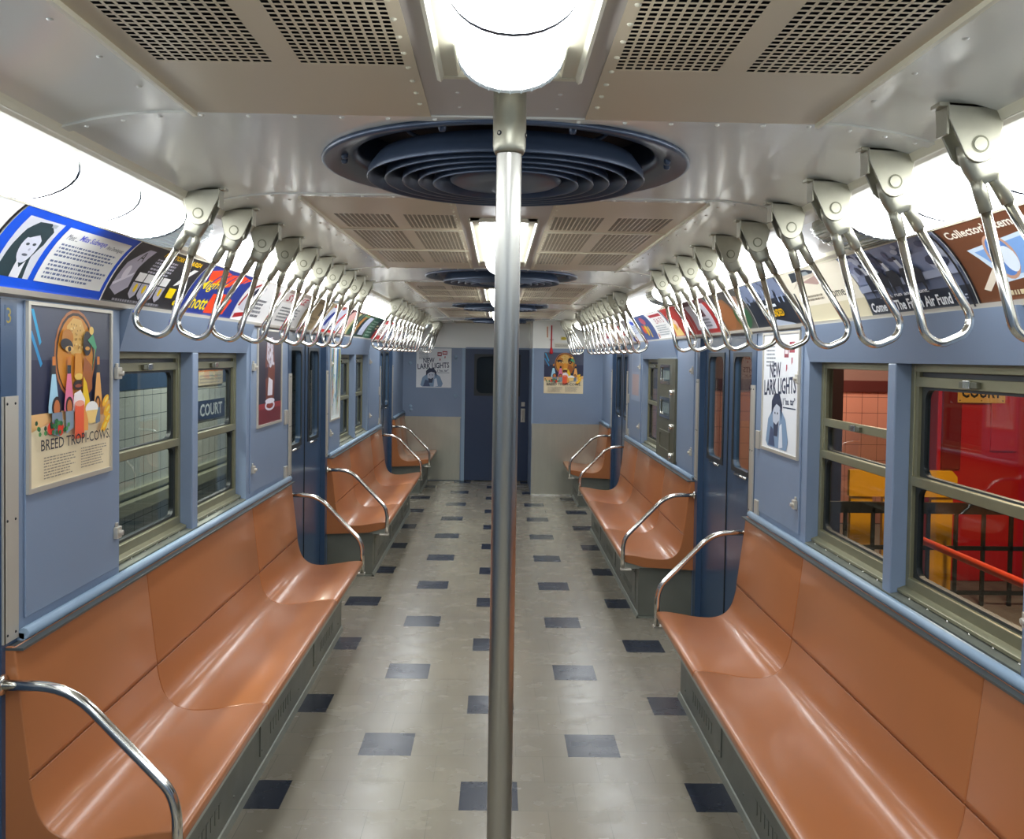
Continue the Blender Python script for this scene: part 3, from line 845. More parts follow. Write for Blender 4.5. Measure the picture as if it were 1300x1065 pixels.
# ================================================================== STRAP HANDLES
def make_handle(s):
    root = thing('strap_handle', 'steel strap handle', 'strap handle', (s*.806, 0, 2.172))
    cx, cy, cz = .806, 0, 2.172      # built on the right side, mirrored for the left
    def fin(g, name, m, par=root, bev=0):
        if s < 0: g.mir()
        return g.obj(name, m, par, bev)
    pin = (cx+.006, cz-.062)
    prof = [(cx-.050, cz+.008), (cx+.050, cz+.002), (cx+.046, cz-.02)]
    for k in range(0, 9):
        a = math.radians(-15-150*k/8); prof.append((pin[0]+.031*math.cos(a), pin[1]+.031*math.sin(a)))
    prof.append((cx-.048, cz-.02))
    g = G().prism(prof, -.024, -.019).prism([(x, z) for x, z in prof], .019, .024)
    g.prism([(cx-.050, cz+.008), (cx-.045, cz+.008), (cx-.045, cz-.045), (cx-.050, cz-.045)], -.019, .019)
    g.prism([(cx-.05, cz+.008), (cx+.05, cz+.002), (cx+.049, cz-.004), (cx-.05, cz+.002)], -.024, .024)
    g.box(cx-.064, cx-.048, -.020, .012, cz+.002, cz+.009)
    br = fin(g, 'bracket', BRACKET, bev=.0012)
    g = G().lathe([(.0, -.0262), (.0112, -.0262)], (pin[0], 0, pin[1]), 20, axis='Y').lathe([(.0112, -.0262), (.0118, -.022)], (pin[0], 0, pin[1]), 20, axis='Y').lathe([(.0, -.0246), (.0150, -.0246)], (pin[0], 0, pin[1]), 20, axis='Y', mi=1)
    fin(g, 'pin', [BRACKET, OLIVE], br)
    T = math.radians(24); A = Vector((math.sin(T), 0, -math.cos(T))); U = Vector((math.cos(T), 0, math.sin(T))); P = Vector((pin[0], 0, pin[1]))
    f = lambda u, v, y=0: P+U*u+A*v+Vector((0, y, 0))
    # yoke: forged body that splits into two sockets
    g = G(); secs = [(-.012, .026, .014), (.012, .030, .016), (.034, .029, .016), (.052, .026, .014), (.066, .024, .012)]
    n = 14; rows = []
    for v, hu, hy in secs:
        o = len(g.v)
        for k in range(n):
            a = 2*PI*k/n; ca, sa = math.cos(a), math.sin(a)
            g.v.append(tuple(f(hu*math.copysign(abs(ca)**.6, ca), v, hy*math.copysign(abs(sa)**.6, sa))))
        rows.append(o)
    for r in range(len(rows)-1):
        for k in range(n): g.f.append([rows[r]+k, rows[r]+(k+1) % n, rows[r+1]+(k+1) % n, rows[r+1]+k]); g.m.append(0); g.sm.append(True)
    for o in (rows[0], rows[-1]): g.f.append([o+k for k in range(n)]); g.m.append(0); g.sm.append(False)
    for q in (-1, 1): g.tube([f(q*.013, .05), f(q*.0165, .072), f(q*.021, .112)], [.0125, .0122, .0112], 12)
    fin(g, 'yoke', BRACKET)
    # grip loop
    pts = [f(-.0205, .108), f(-.053, .322), f(-.030, .352), f(.030, .352), f(.053, .322), f(.0205, .108)]
    g = G().tube(fillet(pts, [.03, .02, .02, .03], 6), .0088, 12)
    fin(g, 'grip_loop', CHROME)
    return root
ORD = ['first', 'second', 'third', 'fourth', 'fifth', 'sixth', 'seventh', 'eighth', 'ninth', 'tenth']
rows = [(1, 1.535, 10, 'near right row', 'strap handles over the near right bench'), (-1, 2.445, 10, 'near left row', 'strap handles over the near left bench'),
        (1, 5.92, 10, 'middle right row', 'strap handles over the middle right bench'), (-1, 7.00, 10, 'middle left row', 'strap handles over the middle left bench'),
        (1, 10.33, 3, 'far right row by the cab', 'strap handles by the cab partition'), (-1, 11.45, 3, 'far left row by the end wall', 'strap handles by the end wall')]
proto = {1: make_handle(1), -1: make_handle(-1)}; used = set()
for s, ys, n, where, grp in rows:
    for i in range(n):
        o = proto[s] if s not in used else copy_tree(proto[s]); used.add(s)
        o.location = (s*.806, ys+.325*i, 2.172)
        o['label'] = 'steel strap handle, %s from the camera in the %s' % (ORD[i], where); o['group'] = grp

# ================================================================== ADVERTISING CARDS
def card_map(s, a, b):
    def f(u, v, d):
        x, z = curve_at(v); x2, z2 = curve_at(min(v+.02, 1) if v < .98 else 1); x1, z1 = curve_at(max(v-.02, 0))
        t = Vector((x2-x1, z2-z1)).normalized(); n = Vector((-abs(t.y), -abs(t.x)))
        X = x+n.x*(d+.0008); Z = z+n.y*(d+.0008); Y = (a+u*(b-a)) if s < 0 else (b-u*(b-a))
        return (s*X, Y, Z)
    return f
CH = .225
def card(s, a, b, art, label):
    o = art.build('advertising_card', card_map(s, a+.004, b-.004), None, cuts=8)
    return tag(o, label, 'advertisement', 'advertising cards over the windows')
WH, BK, BL = '#f2f2ee', '#1a1a1e', '#0a56e0'
def A(bg): return Art(.69, CH, bg)
# ---- left side
a = A(WH); a.text('strangers,', .62, .42, .17, BK, .33, slant=.2).text('words.”', .66, .14, .17, BK, .22, slant=.2).copy(.05, .2, .5, .8, 6, '#666a70'); a.rect(.985, 0, 1, 1, BK)
card(-1, 1.52, 2.22, a, 'white card with black serif words, at the left edge beside the blue card')
a = A(BL); a.rect(.07, .13, .33, .88, '#d8dae2').poly([(.09, .13), (.10, .45), (.12, .70), (.16, .83), (.24, .85), (.30, .74), (.30, .55), (.27, .38), (.29, .13)], '#2c4148')
a.ell(.215, .50, .058, .21, '#d9dbe8').poly([(.15, .60), (.19, .76), (.28, .72), (.275, .58), (.23, .66), (.18, .60)], '#2c4148').ell(.195, .52, .012, .018, '#39444e').ell(.238, .53, .012, .018, '#39444e').ell(.218, .39, .020, .016, '#6a6f7c').ell(.226, .46, .008, .018, '#b4b7c6')
a.poly([(.19, .13), (.19, .33), (.225, .24), (.25, .33), (.255, .13)], '#e6e7ee').rect(.25, .80, .285, .85, '#aeb6bc')
a.rect(.37, .13, .96, .88, WH).text('Meet ...', .41, .70, .085, '#3a4058', .09, slant=.2).text('Miss Subways', .51, .70, .12, '#5560d8', .24, slant=.1, bold=.02).text('Ana Dominguez', .765, .69, .085, '#4d565c', .165, slant=.2)
a.copy(.41, .46, .93, .66, 4, '#6a789a', .5, .15, 3).copy(.41, .18, .93, .43, 5, '#6a789a', .5, .25, 5).rect(.99, 0, 1, 1, WH)
card(-1, 2.22, 2.92, a, 'blue bordered card with a black and white portrait of a woman and a letter')
a = A('#2a2a2e'); a.poly([(.03, .2), (.05, .6), (.16, .9), (.24, .9), (.20, .55), (.22, .25), (.12, .12)], '#b9b4c4').text('A', .13, .66, .18, BK, .06).poly([(.04, .24), (.19, .42), (.2, .48), (.03, .28)], '#e9e6f2').ell(.11, .45, .03, .12, '#e9e4ee')
a.text('NEW', .36, .85, .1, '#f5c400', .13, bold=.03).text('YORK', .50, .85, .1, '#f5c400', .14, bold=.03).text('AREA', .74, .84, .1, '#f5c400', .18, bold=.03)
a.copy(.33, .52, .62, .82, 5, '#c9c6d2', .55, .1, 11)
for i in range(4):
    a.rect(.25+i*.105, .36, .345+i*.105, .50, '#f2f0ee'); a.poly([(.245+i*.105, .34), (.345+i*.105, .34), (.335+i*.105, .16), (.295+i*.105, .10), (.25+i*.105, .16)], '#b7b4c0'); a.ell(.30+i*.105, .26, .018, .065, '#f5d000')
a.poly([(.74, .40), (.80, .44), (.93, .78), (.86, .78)], '#eceae6').rect(.72, .20, .82, .36, '#f5d800').copy(.10, .05, .70, .09, 1, '#9a98a0', .8).ell(.88, .14, .018, .04, '#f5d800')
card(-1, 2.92, 3.62, a, 'black card with yellow headings and a row of white and yellow packs')
a = A('#20368e'); a.poly([(.12, .86), (.30, .97), (.50, .90), (.70, .96), (.93, .90), (.78, .72), (.55, .58), (.30, .60), (.18, .66)], '#ff4a1c').poly([(.42, .06), (.44, .42), (.66, .46), (.86, .36), (.80, .08)], '#ff4a1c')
for i in range(5): a.poly([(.25+i*.12, .60), (.28+i*.12, .60), (.37+i*.12, .9), (.35+i*.12, .9)], '#20368e')
a.text('Mighty', .10, .38, .26, '#ffe000', .45, slant=.3, rot=4, bold=.01).text('hott', .13, .10, .24, '#ffe000', .28, slant=.2, bold=.02)
card(-1, 3.62, 4.32, a, 'dark blue card with orange brush shapes and yellow script')
a = A('#eceae8'); a.poly([(.03, .05), (.30, .12), (.30, .2), (.04, .14)], '#b01c22').poly([(.05, .25), (.12, .75), (.3, .92), (.42, .8), (.33, .5), (.36, .3), (.2, .2)], '#c9c9d0').poly([(.14, .52), (.20, .75), (.36, .82), (.30, .66), (.20, .50)], '#20243c').poly([(.02, .3), (.10, .8), (.24, .97), (.27, .94), (.13, .74), (.06, .3)], '#a8322e').copy(.42, .12, .66, .55, 5, '#4a4c58', .6).text('WANTED', .70, .66, .18, '#a02a34', .26, bold=.02)
card(-1, 4.32, 5.02, a, 'white card with a sketched dark horse and red stripes')
a = A('#d9d6d2'); a.rect(0, .60, 1, 1, '#c7bfb8').text('STRIKE', .12, .64, .22, '#a23440', .7, bold=.02).rect(.0, .9, 1, 1, '#8a7a70').copy(.15, .12, .85, .52, 5, '#55585c', .5, .2, 21)
card(-1, 5.02, 5.72, a, 'pale grey card with a dark red heading and text lines')
a = A('#b09a72'); a.rect(.62, .45, .80, .75, '#4f4434').copy(.25, .2, .7, .4, 2, '#7c6a4a', .6).rect(0, 0, .03, 1, '#806c48').rect(.1, .84, .9, .92, '#8a7650')
card(-1, 5.72, 6.42, a, 'plain tan card with small dark print')
a = A('#cfd4e4'); a.rect(0, 0, 1, .10, '#d01818').poly([(.05, .2), (.2, .7), (.35, .7), (.2, .2)], '#1c2f86').ell(.48, .55, .07, .16, '#26357e').poly([(.62, .1), (.85, .75), (.95, .75), (.72, .1)], '#c81c1c').text('NYC', .32, .2, .15, '#3b4a90', .25).rect(0, .86, .6, 1, '#a04030')
card(-1, 6.42, 7.12, a, 'pale blue card with red base band and blue shapes')
a = A('#5a1c22'); a.poly([(.05, .05), (.2, .95), (.65, .95), (.45, .05)], '#e3b2aa').poly([(.45, .05), (.65, .95), (.8, .95), (.62, .05)], '#d8cc96').poly([(.62, .05), (.8, .95), (1, .95), (.9, .05)], '#3a5c44')
card(-1, 7.12, 7.82, a, 'dark red card with pink, yellow and green diagonal bands')
a = A('#2b4436'); a.poly([(0, 0), (.2, 1), (.4, 1), (.2, 0)], '#b07a3a').poly([(.45, .1), (.55, .9), (.95, .9), (.85, .1)], '#c3cade').poly([(.3, .1), (.4, .6), (.5, .6), (.42, .1)], '#20263c').rect(.1, .86, .5, .94, '#74a06a')
card(-1, 7.82, 8.52, a, 'dark green card with an amber stripe and pale square')
a = A('#1f7a50'); a.copy(.1, .1, .55, .85, 6, '#d8eee2', .5, .3, 31).rect(.6, 0, 1, 1, '#1a1f2a').rect(.66, .55, .86, .62, '#e6d6a0').rect(.66, .42, .86, .49, '#e6d6a0').poly([(.74, 0), (.9, .4), (1, .5), (1, 0)], '#c82a28')
card(-1, 8.52, 9.22, a, 'green and black card with white writing and a red corner')
a = A('#c03030'); a.rect(.3, .2, .9, .8, '#e8e2da').copy(.35, .3, .85, .7, 4, '#804040'); card(-1, 9.22, 9.92, a, 'red card with an off white middle, over the second left bench')
a = A('#8f97a8'); a.rect(.1, .2, .5, .8, '#e8e8ee').rect(.6, .3, .9, .7, '#4a5568'); card(-1, 9.92, 10.62, a, 'grey blue card with two boxes, far along the left')
a = A('#9a7a6a'); a.rect(.1, .2, .6, .85, '#e2d8c8'); card(-1, 10.62, 11.32, a, 'brown card with a cream panel, far along the left')
a = A('#4a5878'); a.rect(.2, .25, .8, .75, '#c8ccd8'); card(-1, 11.32, 12.02, a, 'dull blue card nearest the end wall on the left')
# ---- right side
a = A('#6e4128'); a.text("Collector's items you can collect", .04, .77, .16, '#f2ecdc', .9, bold=.02).poly([(.10, .62), (.50, .72), (.95, .66), (.93, .20), (.45, .24), (.24, .20)], '#cfe0f0')
a.poly([(.14, .58), (.46, .66), (.48, .28), (.27, .26)], '#7ea6dc').ell(.29, .49, .085, .27, '#c89a80', rot=12).ell(.29, .49, .070, .235, '#5d86c8', rot=12).ell(.325, .44, .045, .15, '#dfe9f4', rot=10).poly([(.07, .16), (.11, .13), (.24, .34), (.21, .40)], '#ece0cc').poly([(.55, .30), (.62, .62), (.9, .6), (.88, .3)], '#f0e6da').poly([(.5, .3), (.7, .36), (.92, .3), (.9, .24)], '#e0a27e').ell(.7, .48, .06, .16, '#5d86c8')
a.copy(.22, .07, .75, .12, 1, '#cdbf9c', .9, .1, 2).rect(0, 0, .012, 1, BK)
card(1, 1.70, 2.39, a, 'brown card with blue artwork and white heading, at the right edge')
a = A('#8e98b8'); a.rect(0, 0, 1, .46, '#66718c').rect(0, 0, 1, .24, '#283242')
R_ = random.Random(5)
for i in range(46):
    u = R_.random(); v = .5+.45*R_.random(); a.ell(u, v, .02+.03*R_.random(), .03+.06*R_.random(), R_.choice(['#5c6688', '#aab2cc', '#3e4560', '#c3c9dc']), 8)
a.poly([(0, .44), (1, .50), (1, .40), (0, .34)], '#a9b3cc')
for u, h in ((.18, .34), (.30, .38), (.42, .33), (.56, .30), (.64, .30)):
    a.poly([(u-.05, .52), (u-.03, .60), (u+.04, .60), (u+.07, .52), (u+.05, .34), (u+.035, .22), (u+.02, .36), (u-.03, .36), (u-.04, .22), (u-.055, .36)], '#242c3c').poly([(u-.012, .60), (u-.018, .74), (u+.012, .74), (u+.018, .60)], '#e4e8f2').ell(u, .77, .014, .035, '#2a2e3a')
a.text('...ride, run and grunt.', .18, .215, .07, '#f0f2f6', .5, bold=.02).text('Come to The Fresh Air Fund', .04, .06, .13, '#f4f6fa', .80, bold=.03).copy(.86, .10, .98, .17, 2, '#b8bece').rect(.985, 0, 1, 1, '#14141a')
card(1, 2.39, 3.07, a, 'black and white card of figures in a field reading Fresh Air Fund')
a = A('#eee6d2'); a.rect(0, 0, 1, .28, '#ded4b4').poly([(.14, .76), (.22, .97), (.50, .97), (.60, .90), (.48, .80)], '#2f3a44').rect(.34, .84, .50, .93, '#9aa6aa').poly([(.08, .62), (.3, .84), (.6, .86), (.6, .80), (.32, .78)], '#d4c7b4').poly([(.3, .72), (.55, .80), (.62, .7), (.5, .62)], '#b89a90').copy(.20, .36, .48, .48, 2, '#8a7f6c', .6, .05).text('home.', .56, .36, .15, '#3c3a34', .26).poly([(0, 0), (.0, .25), (.03, .55), (.05, .55), (.03, .2)], '#243036')
card(1, 3.07, 3.74, a, 'cream card with a hat-like drawing and the word home')
a = A('#1f2733'); a.rect(0, .55, 1, 1, '#7884a0')
for i in range(30):
    u = .05+.9*R_.random(); v = .45+.5*R_.random(); a.poly([(u, v), (u+.03, v+.14), (u+.045, v+.13), (u+.02, v-.03)], R_.choice(['#dfe5f2', '#36425c', '#9fb0d0', '#1f2733']))
a.rect(.30, .38, .62, .44, '#dfe5ee').text('EXTENDED', .36, .19, .14, '#e8b400', .34, bold=.03).poly([(.3, 0), (.5, .14), (.8, .05), (.9, 0)], '#aeb8c8')
card(1, 3.74, 4.43, a, 'dark card with white splashes and a yellow word')
a = A('#4b4a48'); a.poly([(.1, 0), (.15, .5), (.3, .8), (.5, .8), (.6, .4), (.6, 0)], '#8a5a34').ell(.34, .40, .2, .36, '#9c6238').ell(.75, .3, .2, .28, '#2f5c3c').ell(.8, .62, .16, .2, '#b08c78').rect(.6, 0, .66, .5, '#7a7a3a')
card(1, 4.43, 5.12, a, 'dark card with brown and green rounded shapes')
a = A('#b02c2c'); a.rect(.12, .12, .86, .85, '#cfccd4').rect(.35, .45, .68, .66, '#6a4048').copy(.35, .18, .75, .42, 3, '#6c6c78', .6).rect(.0, .85, 1, 1, '#6c3038')
card(1, 5.12, 5.80, a, 'red bordered card with a grey centre')
a = A('#b8332c'); a.poly([(.05, .05), (.12, .72), (.2, .72), (.45, .05)], '#f2d88a').ell(.28, .4, .09, .16, '#f0c8b8').ell(.2, .3, .06, .10, '#e8b040').rect(0, 0, 1, .03, WH).poly([(.6, .1), (.7, .9), (.74, .9), (.66, .1)], '#7a1c1c')
card(1, 5.80, 6.48, a, 'red card with cream and yellow figures')
a = A('#f0efec'); a.rect(.15, .78, .85, .90, '#b03038').text('EATS', .3, .52, .2, '#b86068', .5).copy(.15, .12, .80, .48, 5, '#8c98a0', .5, .2, 8).ell(.08, .12, .03, .08, '#c05830').rect(.93, 0, 1, 1, '#4a5a70')
card(1, 6.48, 7.16, a, 'white card with red heading and grey print')
a = A('#4a5c92'); a.ell(.55, .74, .16, .17, '#b85060').ell(.45, .36, .09, .2, '#e0b020').ell(.28, .4, .1, .17, '#e05440').rect(.6, .1, .66, .5, '#e8c020')
card(1, 7.16, 7.84, a, 'blue card with yellow and red tulip shapes')
a = A('#e8ecf6'); a.ell(.2, .12, .12, .1, '#1c48d8').ell(.7, .75, .14, .1, '#3050c8').copy(.2, .3, .8, .65, 4, '#98a4c8', .5)
card(1, 7.84, 8.52, a, 'white card with blue ovals')
a = A('#f2f0ee'); a.rect(.2, .3, .5, .8, '#c02828').rect(.6, .2, .85, .7, '#3858b0'); card(1, 8.52, 9.20, a, 'white card with a red and a blue block')
a = A('#b8a088'); a.rect(.2, .2, .8, .8, '#7c4c3c'); card(1, 9.20, 9.88, a, 'tan card with a brown block')
a = A('#d8dae0'); a.rect(.2, .3, .8, .6, '#a03440'); card(1, 9.88, 10.56, a, 'pale card with a dark red band')
a = A('#c8b0a8'); a.rect(.1, .2, .6, .8, '#e8e4da'); card(1, 10.56, 11.18, a, 'pinkish card nearest the cab partition')

# ================================================================== WALL POSTERS
def wall_map(s, a, b, z0, z1, x=None):
    x = x or (W-.0085)
    return lambda u, v, d: (s*(x-d), (a+u*(b-a)) if s < 0 else (b-u*(b-a)), z0+v*(z1-z0))
def end_map(x0, x1, z0, z1, y): return lambda u, v, d: (x0+u*(x1-x0), y-d, z0+v*(z1-z0))
def tropi():
    a = Art(.52, .54, '#2c2f48')
    a.rect(0, .70, 1, 1, '#454a5c').poly([(.02, .98), (.05, .98), (.13, .80), (.11, .78)], '#2f9cc8').poly([(0, .86), (.03, .86), (.14, .68), (.12, .66)], '#2f8cc0')
    a.poly([(0, .0), (1, .0), (1, .44), (.85, .40), (.5, .36), (.3, .40), (0, .40)], '#ead9b4').poly([(0, .40), (.0, .30), (.3, .36), (.6, .33), (1, .36), (1, .44), (.85, .41)], '#e8b77a')
    a.ell(.53, .73, .26, .27, '#b5703c').ell(.53, .73, .242, .252, '#402818').ell(.53, .725, .225, .24, '#d48a2c')
    a.poly([(.42, .90), (.5, .95), (.60, .94), (.66, .86), (.62, .76), (.56, .70), (.47, .74), (.42, .82)], '#e3b560')
    R = random.Random(9)
    for i in range(40): a.ell(.45+.17*R.random(), .76+.16*R.random(), .007, .007, R.choice(['#b58436', '#f3d690']), 6)
    a.ell(.41, .83, .07, .05, '#c07a26').ell(.40, .79, .075, .035, '#241c20', rot=-8).ell(.66, .80, .055, .075, '#241c20').ell(.43, .765, .05, .018, '#f0c070').ell(.43, .765, .02, .016, '#1a1418').ell(.66, .77, .03, .012, '#e2a040')
    a.poly([(.50, .74), (.57, .74), (.60, .61), (.55, .59), (.49, .60)], '#e0942c').ell(.545, .60, .055, .020, '#f0c458').ell(.54, .55, .065, .030, '#30201c').ell(.54, .545, .042, .010, '#9c4a2c')
    a.poly([(.62, .72), (.72, .66), (.72, .52), (.62, .46), (.58, .56)], '#a85c24').poly([(.70, .60), (.78, .78), (.73, .86), (.66, .82), (.76, .76)], '#4fa878').ell(.71, .88, .03, .025, '#f2c860')
    for u, c, w in ((.24, '#a8d4e8', .060), (.42, '#ec7c9c', .058), (.80, '#f2b060', .055)):
        a.poly([(u-.022, .62), (u+.022, .62), (u+w, .44), (u+w, .40), (u-w, .40), (u-w, .44)], c).rect(u-.022, .62, u+.022, .67, '#2a3038').rect(u-.017, .67, u+.017, .72, '#d88030')
    a.poly([(.58, .38), (.60, .60), (.64, .56), (.70, .40)], '#f5c81c').poly([(.46, .40), (.48, .50), (.56, .52), (.62, .46), (.60, .36)], '#f4ecec')
    a.ell(.27, .43, .055, .062, '#2c1c1c').ell(.27, .425, .035, .048, '#c4703c').ell(.42, .43, .045, .055, '#2c1c1c').ell(.42, .425, .03, .042, '#c4703c').ell(.79, .43, .035, .045, '#2c1c1c').ell(.79, .425, .022, .034, '#c88040')
    a.poly([(.21, .40), (.33, .40), (.34, .32), (.30, .26), (.22, .28)], '#7f8c9c').poly([(.37, .40), (.47, .40), (.47, .30), (.38, .27)], '#8a9aa8').poly([(.75, .40), (.82, .40), (.82, .31), (.76, .30)], '#6c7c90')
    a.ell(.20, .315, .04, .035, '#e23c28').ell(.31, .305, .035, .04, '#e23c28')
    for i in range(26): a.ell(.02+.40*R.random(), .285+.07*R.random(), .016, .014, R.choice(['#2c6c3c', '#1f4a30', '#4c9050']), 7)
    a.rect(.47, .23, .59, .44, '#f0603c').ell(.53, .44, .06, .018, '#f8a488').rect(.585, .27, .64, .42, '#f0a050').ell(.69, .40, .085, .045, '#f6f2ee').poly([(.61, .39), (.77, .39), (.73, .31), (.65, .31)], '#f6d080')
    for i, (u, v) in enumerate(((.88, .44), (.90, .38), (.90, .32), (.86, .28))): a.ell(u, v, .055, .028, '#f4b41c', rot=35).ell(u+.01, v+.006, .03, .010, '#f8dc60', rot=35)
    a.text('BREED TROPI-COWS.', .07, .198, .062, '#26222e', .87, slant=.0, bold=.006)
    a.copy(.10, .04, .50, .17, 8, '#8c8074', .38, .25, 3).copy(.54, .05, .90, .18, 8, '#8c8074', .38, .25, 4)
    return a
def lark():
    a = Art(.52, .50, '#e2e4e6')
    a.copy(.08, .72, .38, .92, 6, '#70767e', .45, .2, 6).rect(.60, .80, .72, .90, '#8c2c3c').rect(.62, .83, .70, .87, '#e8dada').rect(.74, .84, .88, .93, '#a03040').rect(.76, .87, .86, .90, '#e8dada').poly([(.66, .74), (.69, .74), (.69, .70), (.66, .68)], '#b03848').poly([(.80, .80), (.83, .80), (.83, .76), (.80, .74)], '#b03848')
    a.text('NEW', .20, .62, .13, '#26304c', .32, bold=.02, rot=2).text('LARK LIGHTS', .04, .46, .14, '#26304c', .90, bold=.02, rot=3).text('I "no. tar"', .60, .40, .06, '#36405c', .32, rot=2, bold=.02).rect(.60, .375, .94, .385, '#36405c')
    a.poly([(.12, .06), (.18, .26), (.30, .34), (.55, .36), (.68, .28), (.76, .10), (.72, .02), (.18, .02)], '#7f98b4').ell(.42, .30, .10, .14, '#c2c8d4').poly([(.28, .30), (.28, .42), (.36, .49), (.50, .49), (.58, .40), (.57, .26), (.52, .38), (.42, .40), (.34, .36)], '#2a3148').poly([(.34, .24), (.36, .12), (.46, .12), (.50, .26), (.42, .22)], '#3a4258').poly([(.5, .02), (.52, .22), (.58, .24), (.62, .04)], '#d6dce6').poly([(.2, .03), (.26, .2), (.34, .18), (.40, .03)], '#4a5876')
    a.ell(.385, .32, .016, .010, '#2a3148').ell(.46, .32, .016, .010, '#2a3148')
    return a
def poster_thing(art, mp, label, frame=None):
    o = art.build('poster', mp, None)
    tag(o, label, 'poster')
    if frame:
        fr = frame.obj('lower_frame', TRIM, o); fr['label'] = 'satin metal strip frame'
    return o
def frame_g(s, a, b, z0, z1):
    g = G().box(W-.016, W-.007, a-.012, b+.012, z0-.014, z0).box(W-.016, W-.007, a-.012, a, z0, z1).box(W-.016, W-.007, b, b+.012, z0, z1).box(W-.016, W-.007, a-.012, b+.012, z1, z1+.01)
    if s < 0: g.mir()
    return g
poster_thing(tropi(), wall_map(-1, 2.512, 3.028, 1.345, 1.862), 'colourful drinks poster reading BREED TROPI-COWS on the near left wall', frame_g(-1, 2.512, 3.028, 1.345, 1.862))
poster_thing(lark(), wall_map(1, 3.86, 4.375, 1.318, 1.862), 'white NEW LARK LIGHTS poster on the right wall beside the door', frame_g(1, 3.86, 4.375, 1.318, 1.862))
a = Art(.52, .53, '#2a2433'); a.rect(0, 0, 1, .22, '#6c2028').rect(0, .16, 1, .22, '#8c2a30').poly([(.34, .16), (.30, .62), (.36, .90), (.64, .92), (.72, .60), (.66, .16)], '#6e3626').poly([(.36, .70), (.38, .92), (.62, .94), (.64, .66), (.52, .60)], '#c6c0c8').poly([(.40, .30), (.44, .5), (.62, .46), (.60, .30)], '#d4ced6').ell(.5, .19, .21, .055, '#cfcad8').ell(.5, .19, .15, .033, '#8a3428').ell(.5, .24, .2, .03, '#d9d5e0').poly([(.30, .60), (.42, .62), (.40, .5), (.30, .48)], '#3c2430')
R = random.Random(3)
for i in range(30): a.ell(.38+.26*R.random(), .62+.3*R.random(), .014, .02, R.choice(['#e8e4ec', '#9a94a6', '#6e3626']), 7)
poster_thing(a, wall_map(-1, 4.885, 5.405, 1.338, 1.862), 'dark poster with a tall ice cream glass beside the second left door', frame_g(-1, 4.885, 5.405, 1.338, 1.862))
a = Art(.36, .6, '#dfe8e4'); R = random.Random(4); a.rect(0, .93, 1, 1, '#3c78b0')
for i in range(26):
    u, v = R.random(), .06+.84*R.random(); a.poly([(u, v), (u+.14*R.random(), v+.05), (u+.1, v+.13*R.random()), (u-.04, v+.06)], R.choice(['#a8ccd8', '#b8d8b0', '#d8e4c0', '#90b8cc', '#e6d2b0']))
for i in range(9): a.poly([(.1*i, .05), (.1*i+.012, .05), (.1*i+.3*R.random(), .92), (.1*i+.3*R.random()+.012, .92)], R.choice(['#c05050', '#4070a8', '#50905c']))
poster_thing(a, wall_map(-1, 7.0, 7.40, 1.22, 1.83), 'pale blue and green transit map beside the second left window pair', frame_g(-1, 7.0, 7.40, 1.22, 1.83))
poster_thing(lark(), end_map(-1.135, -.648, 1.295, 1.84, Y1-.001), 'white NEW LARK LIGHTS poster on the far end wall')
poster_thing(tropi(), end_map(.578, 1.073, 1.286, 1.80, 11.199), 'colourful BREED TROPI-COWS poster on the cab partition')
a = Art(.3, .42, '#9aa8bc'); a.rect(.1, .1, .9, .5, '#b4a0a0').rect(.1, .55, .9, .9, '#8c9cb4')
poster_thing(a, wall_map(1, 8.22, 8.72, 1.34, 1.84), 'faded bluish notice on the right wall past the control cabinet')
# number on the near left jamb
a = Art(.04, .06, '#384e69'); a.text('3', .2, .12, .76, '#8f7f2c', .55)
o = a.build('car_door_number', lambda u, v, d: (-(W-.004-d*.5), 2.40+u*.04, 1.800+v*.055), None, edge='#2b425f'); tag(o, 'small yellow numeral 3 on the near left door jamb', 'number')

# ================================================================== CONTROL CABINET (right wall)
root = thing('control_cabinet', 'olive metal control cabinet with three small windows in the right wall', 'cabinet', (1.34, 6.9, .98))
g = G().plate_hole((6.50, 7.22, .972, 1.742), [(6.68, 7.06, 1.56, 1.68), (6.68, 7.06, 1.30, 1.43)], .02, 1.296, 1.318)
g.box(1.318, 1.36, 6.55, 7.20, .985, 1.73)
g.obj('cabinet_door', OLIVE, root)
for z0, z1, m in ((1.56, 1.68, NAVY), (1.30, 1.43, NAVY), (1.04, 1.17, OLIVE)):
    g = G().plate_hole((6.665, 7.075, z0-.016, z1+.016), [(6.69, 7.05, z0+.008, z1-.008)], .018, 1.290, 1.297); f_ = g.obj('viewing_frame', CHROME if m is NAVY else OLIVE, root)
    if m is NAVY:
        g = G().box(1.300, 1.303, 6.675, 7.065, z0-.01, z1+.01); g.obj('viewing_pane', GLASS, f_)
        g = G()
        for i in range(5): g.box(1.306, 1.316, 6.72+i*.07, 6.75+i*.07, z0+.02, z1-.03)
        g.obj('switch', WHITE, f_)
for z in (1.49, 1.235, .99+.03):
    g = G().lathe([(0, -.02), (.016, -.02), (.02, -.008), (.02, 0)], (1.296, 6.60, z), 14, axis='X').box(1.272, 1.282, 6.592, 6.608, z-.035, z+.012); g.obj('lock', CHROME, root, .001)

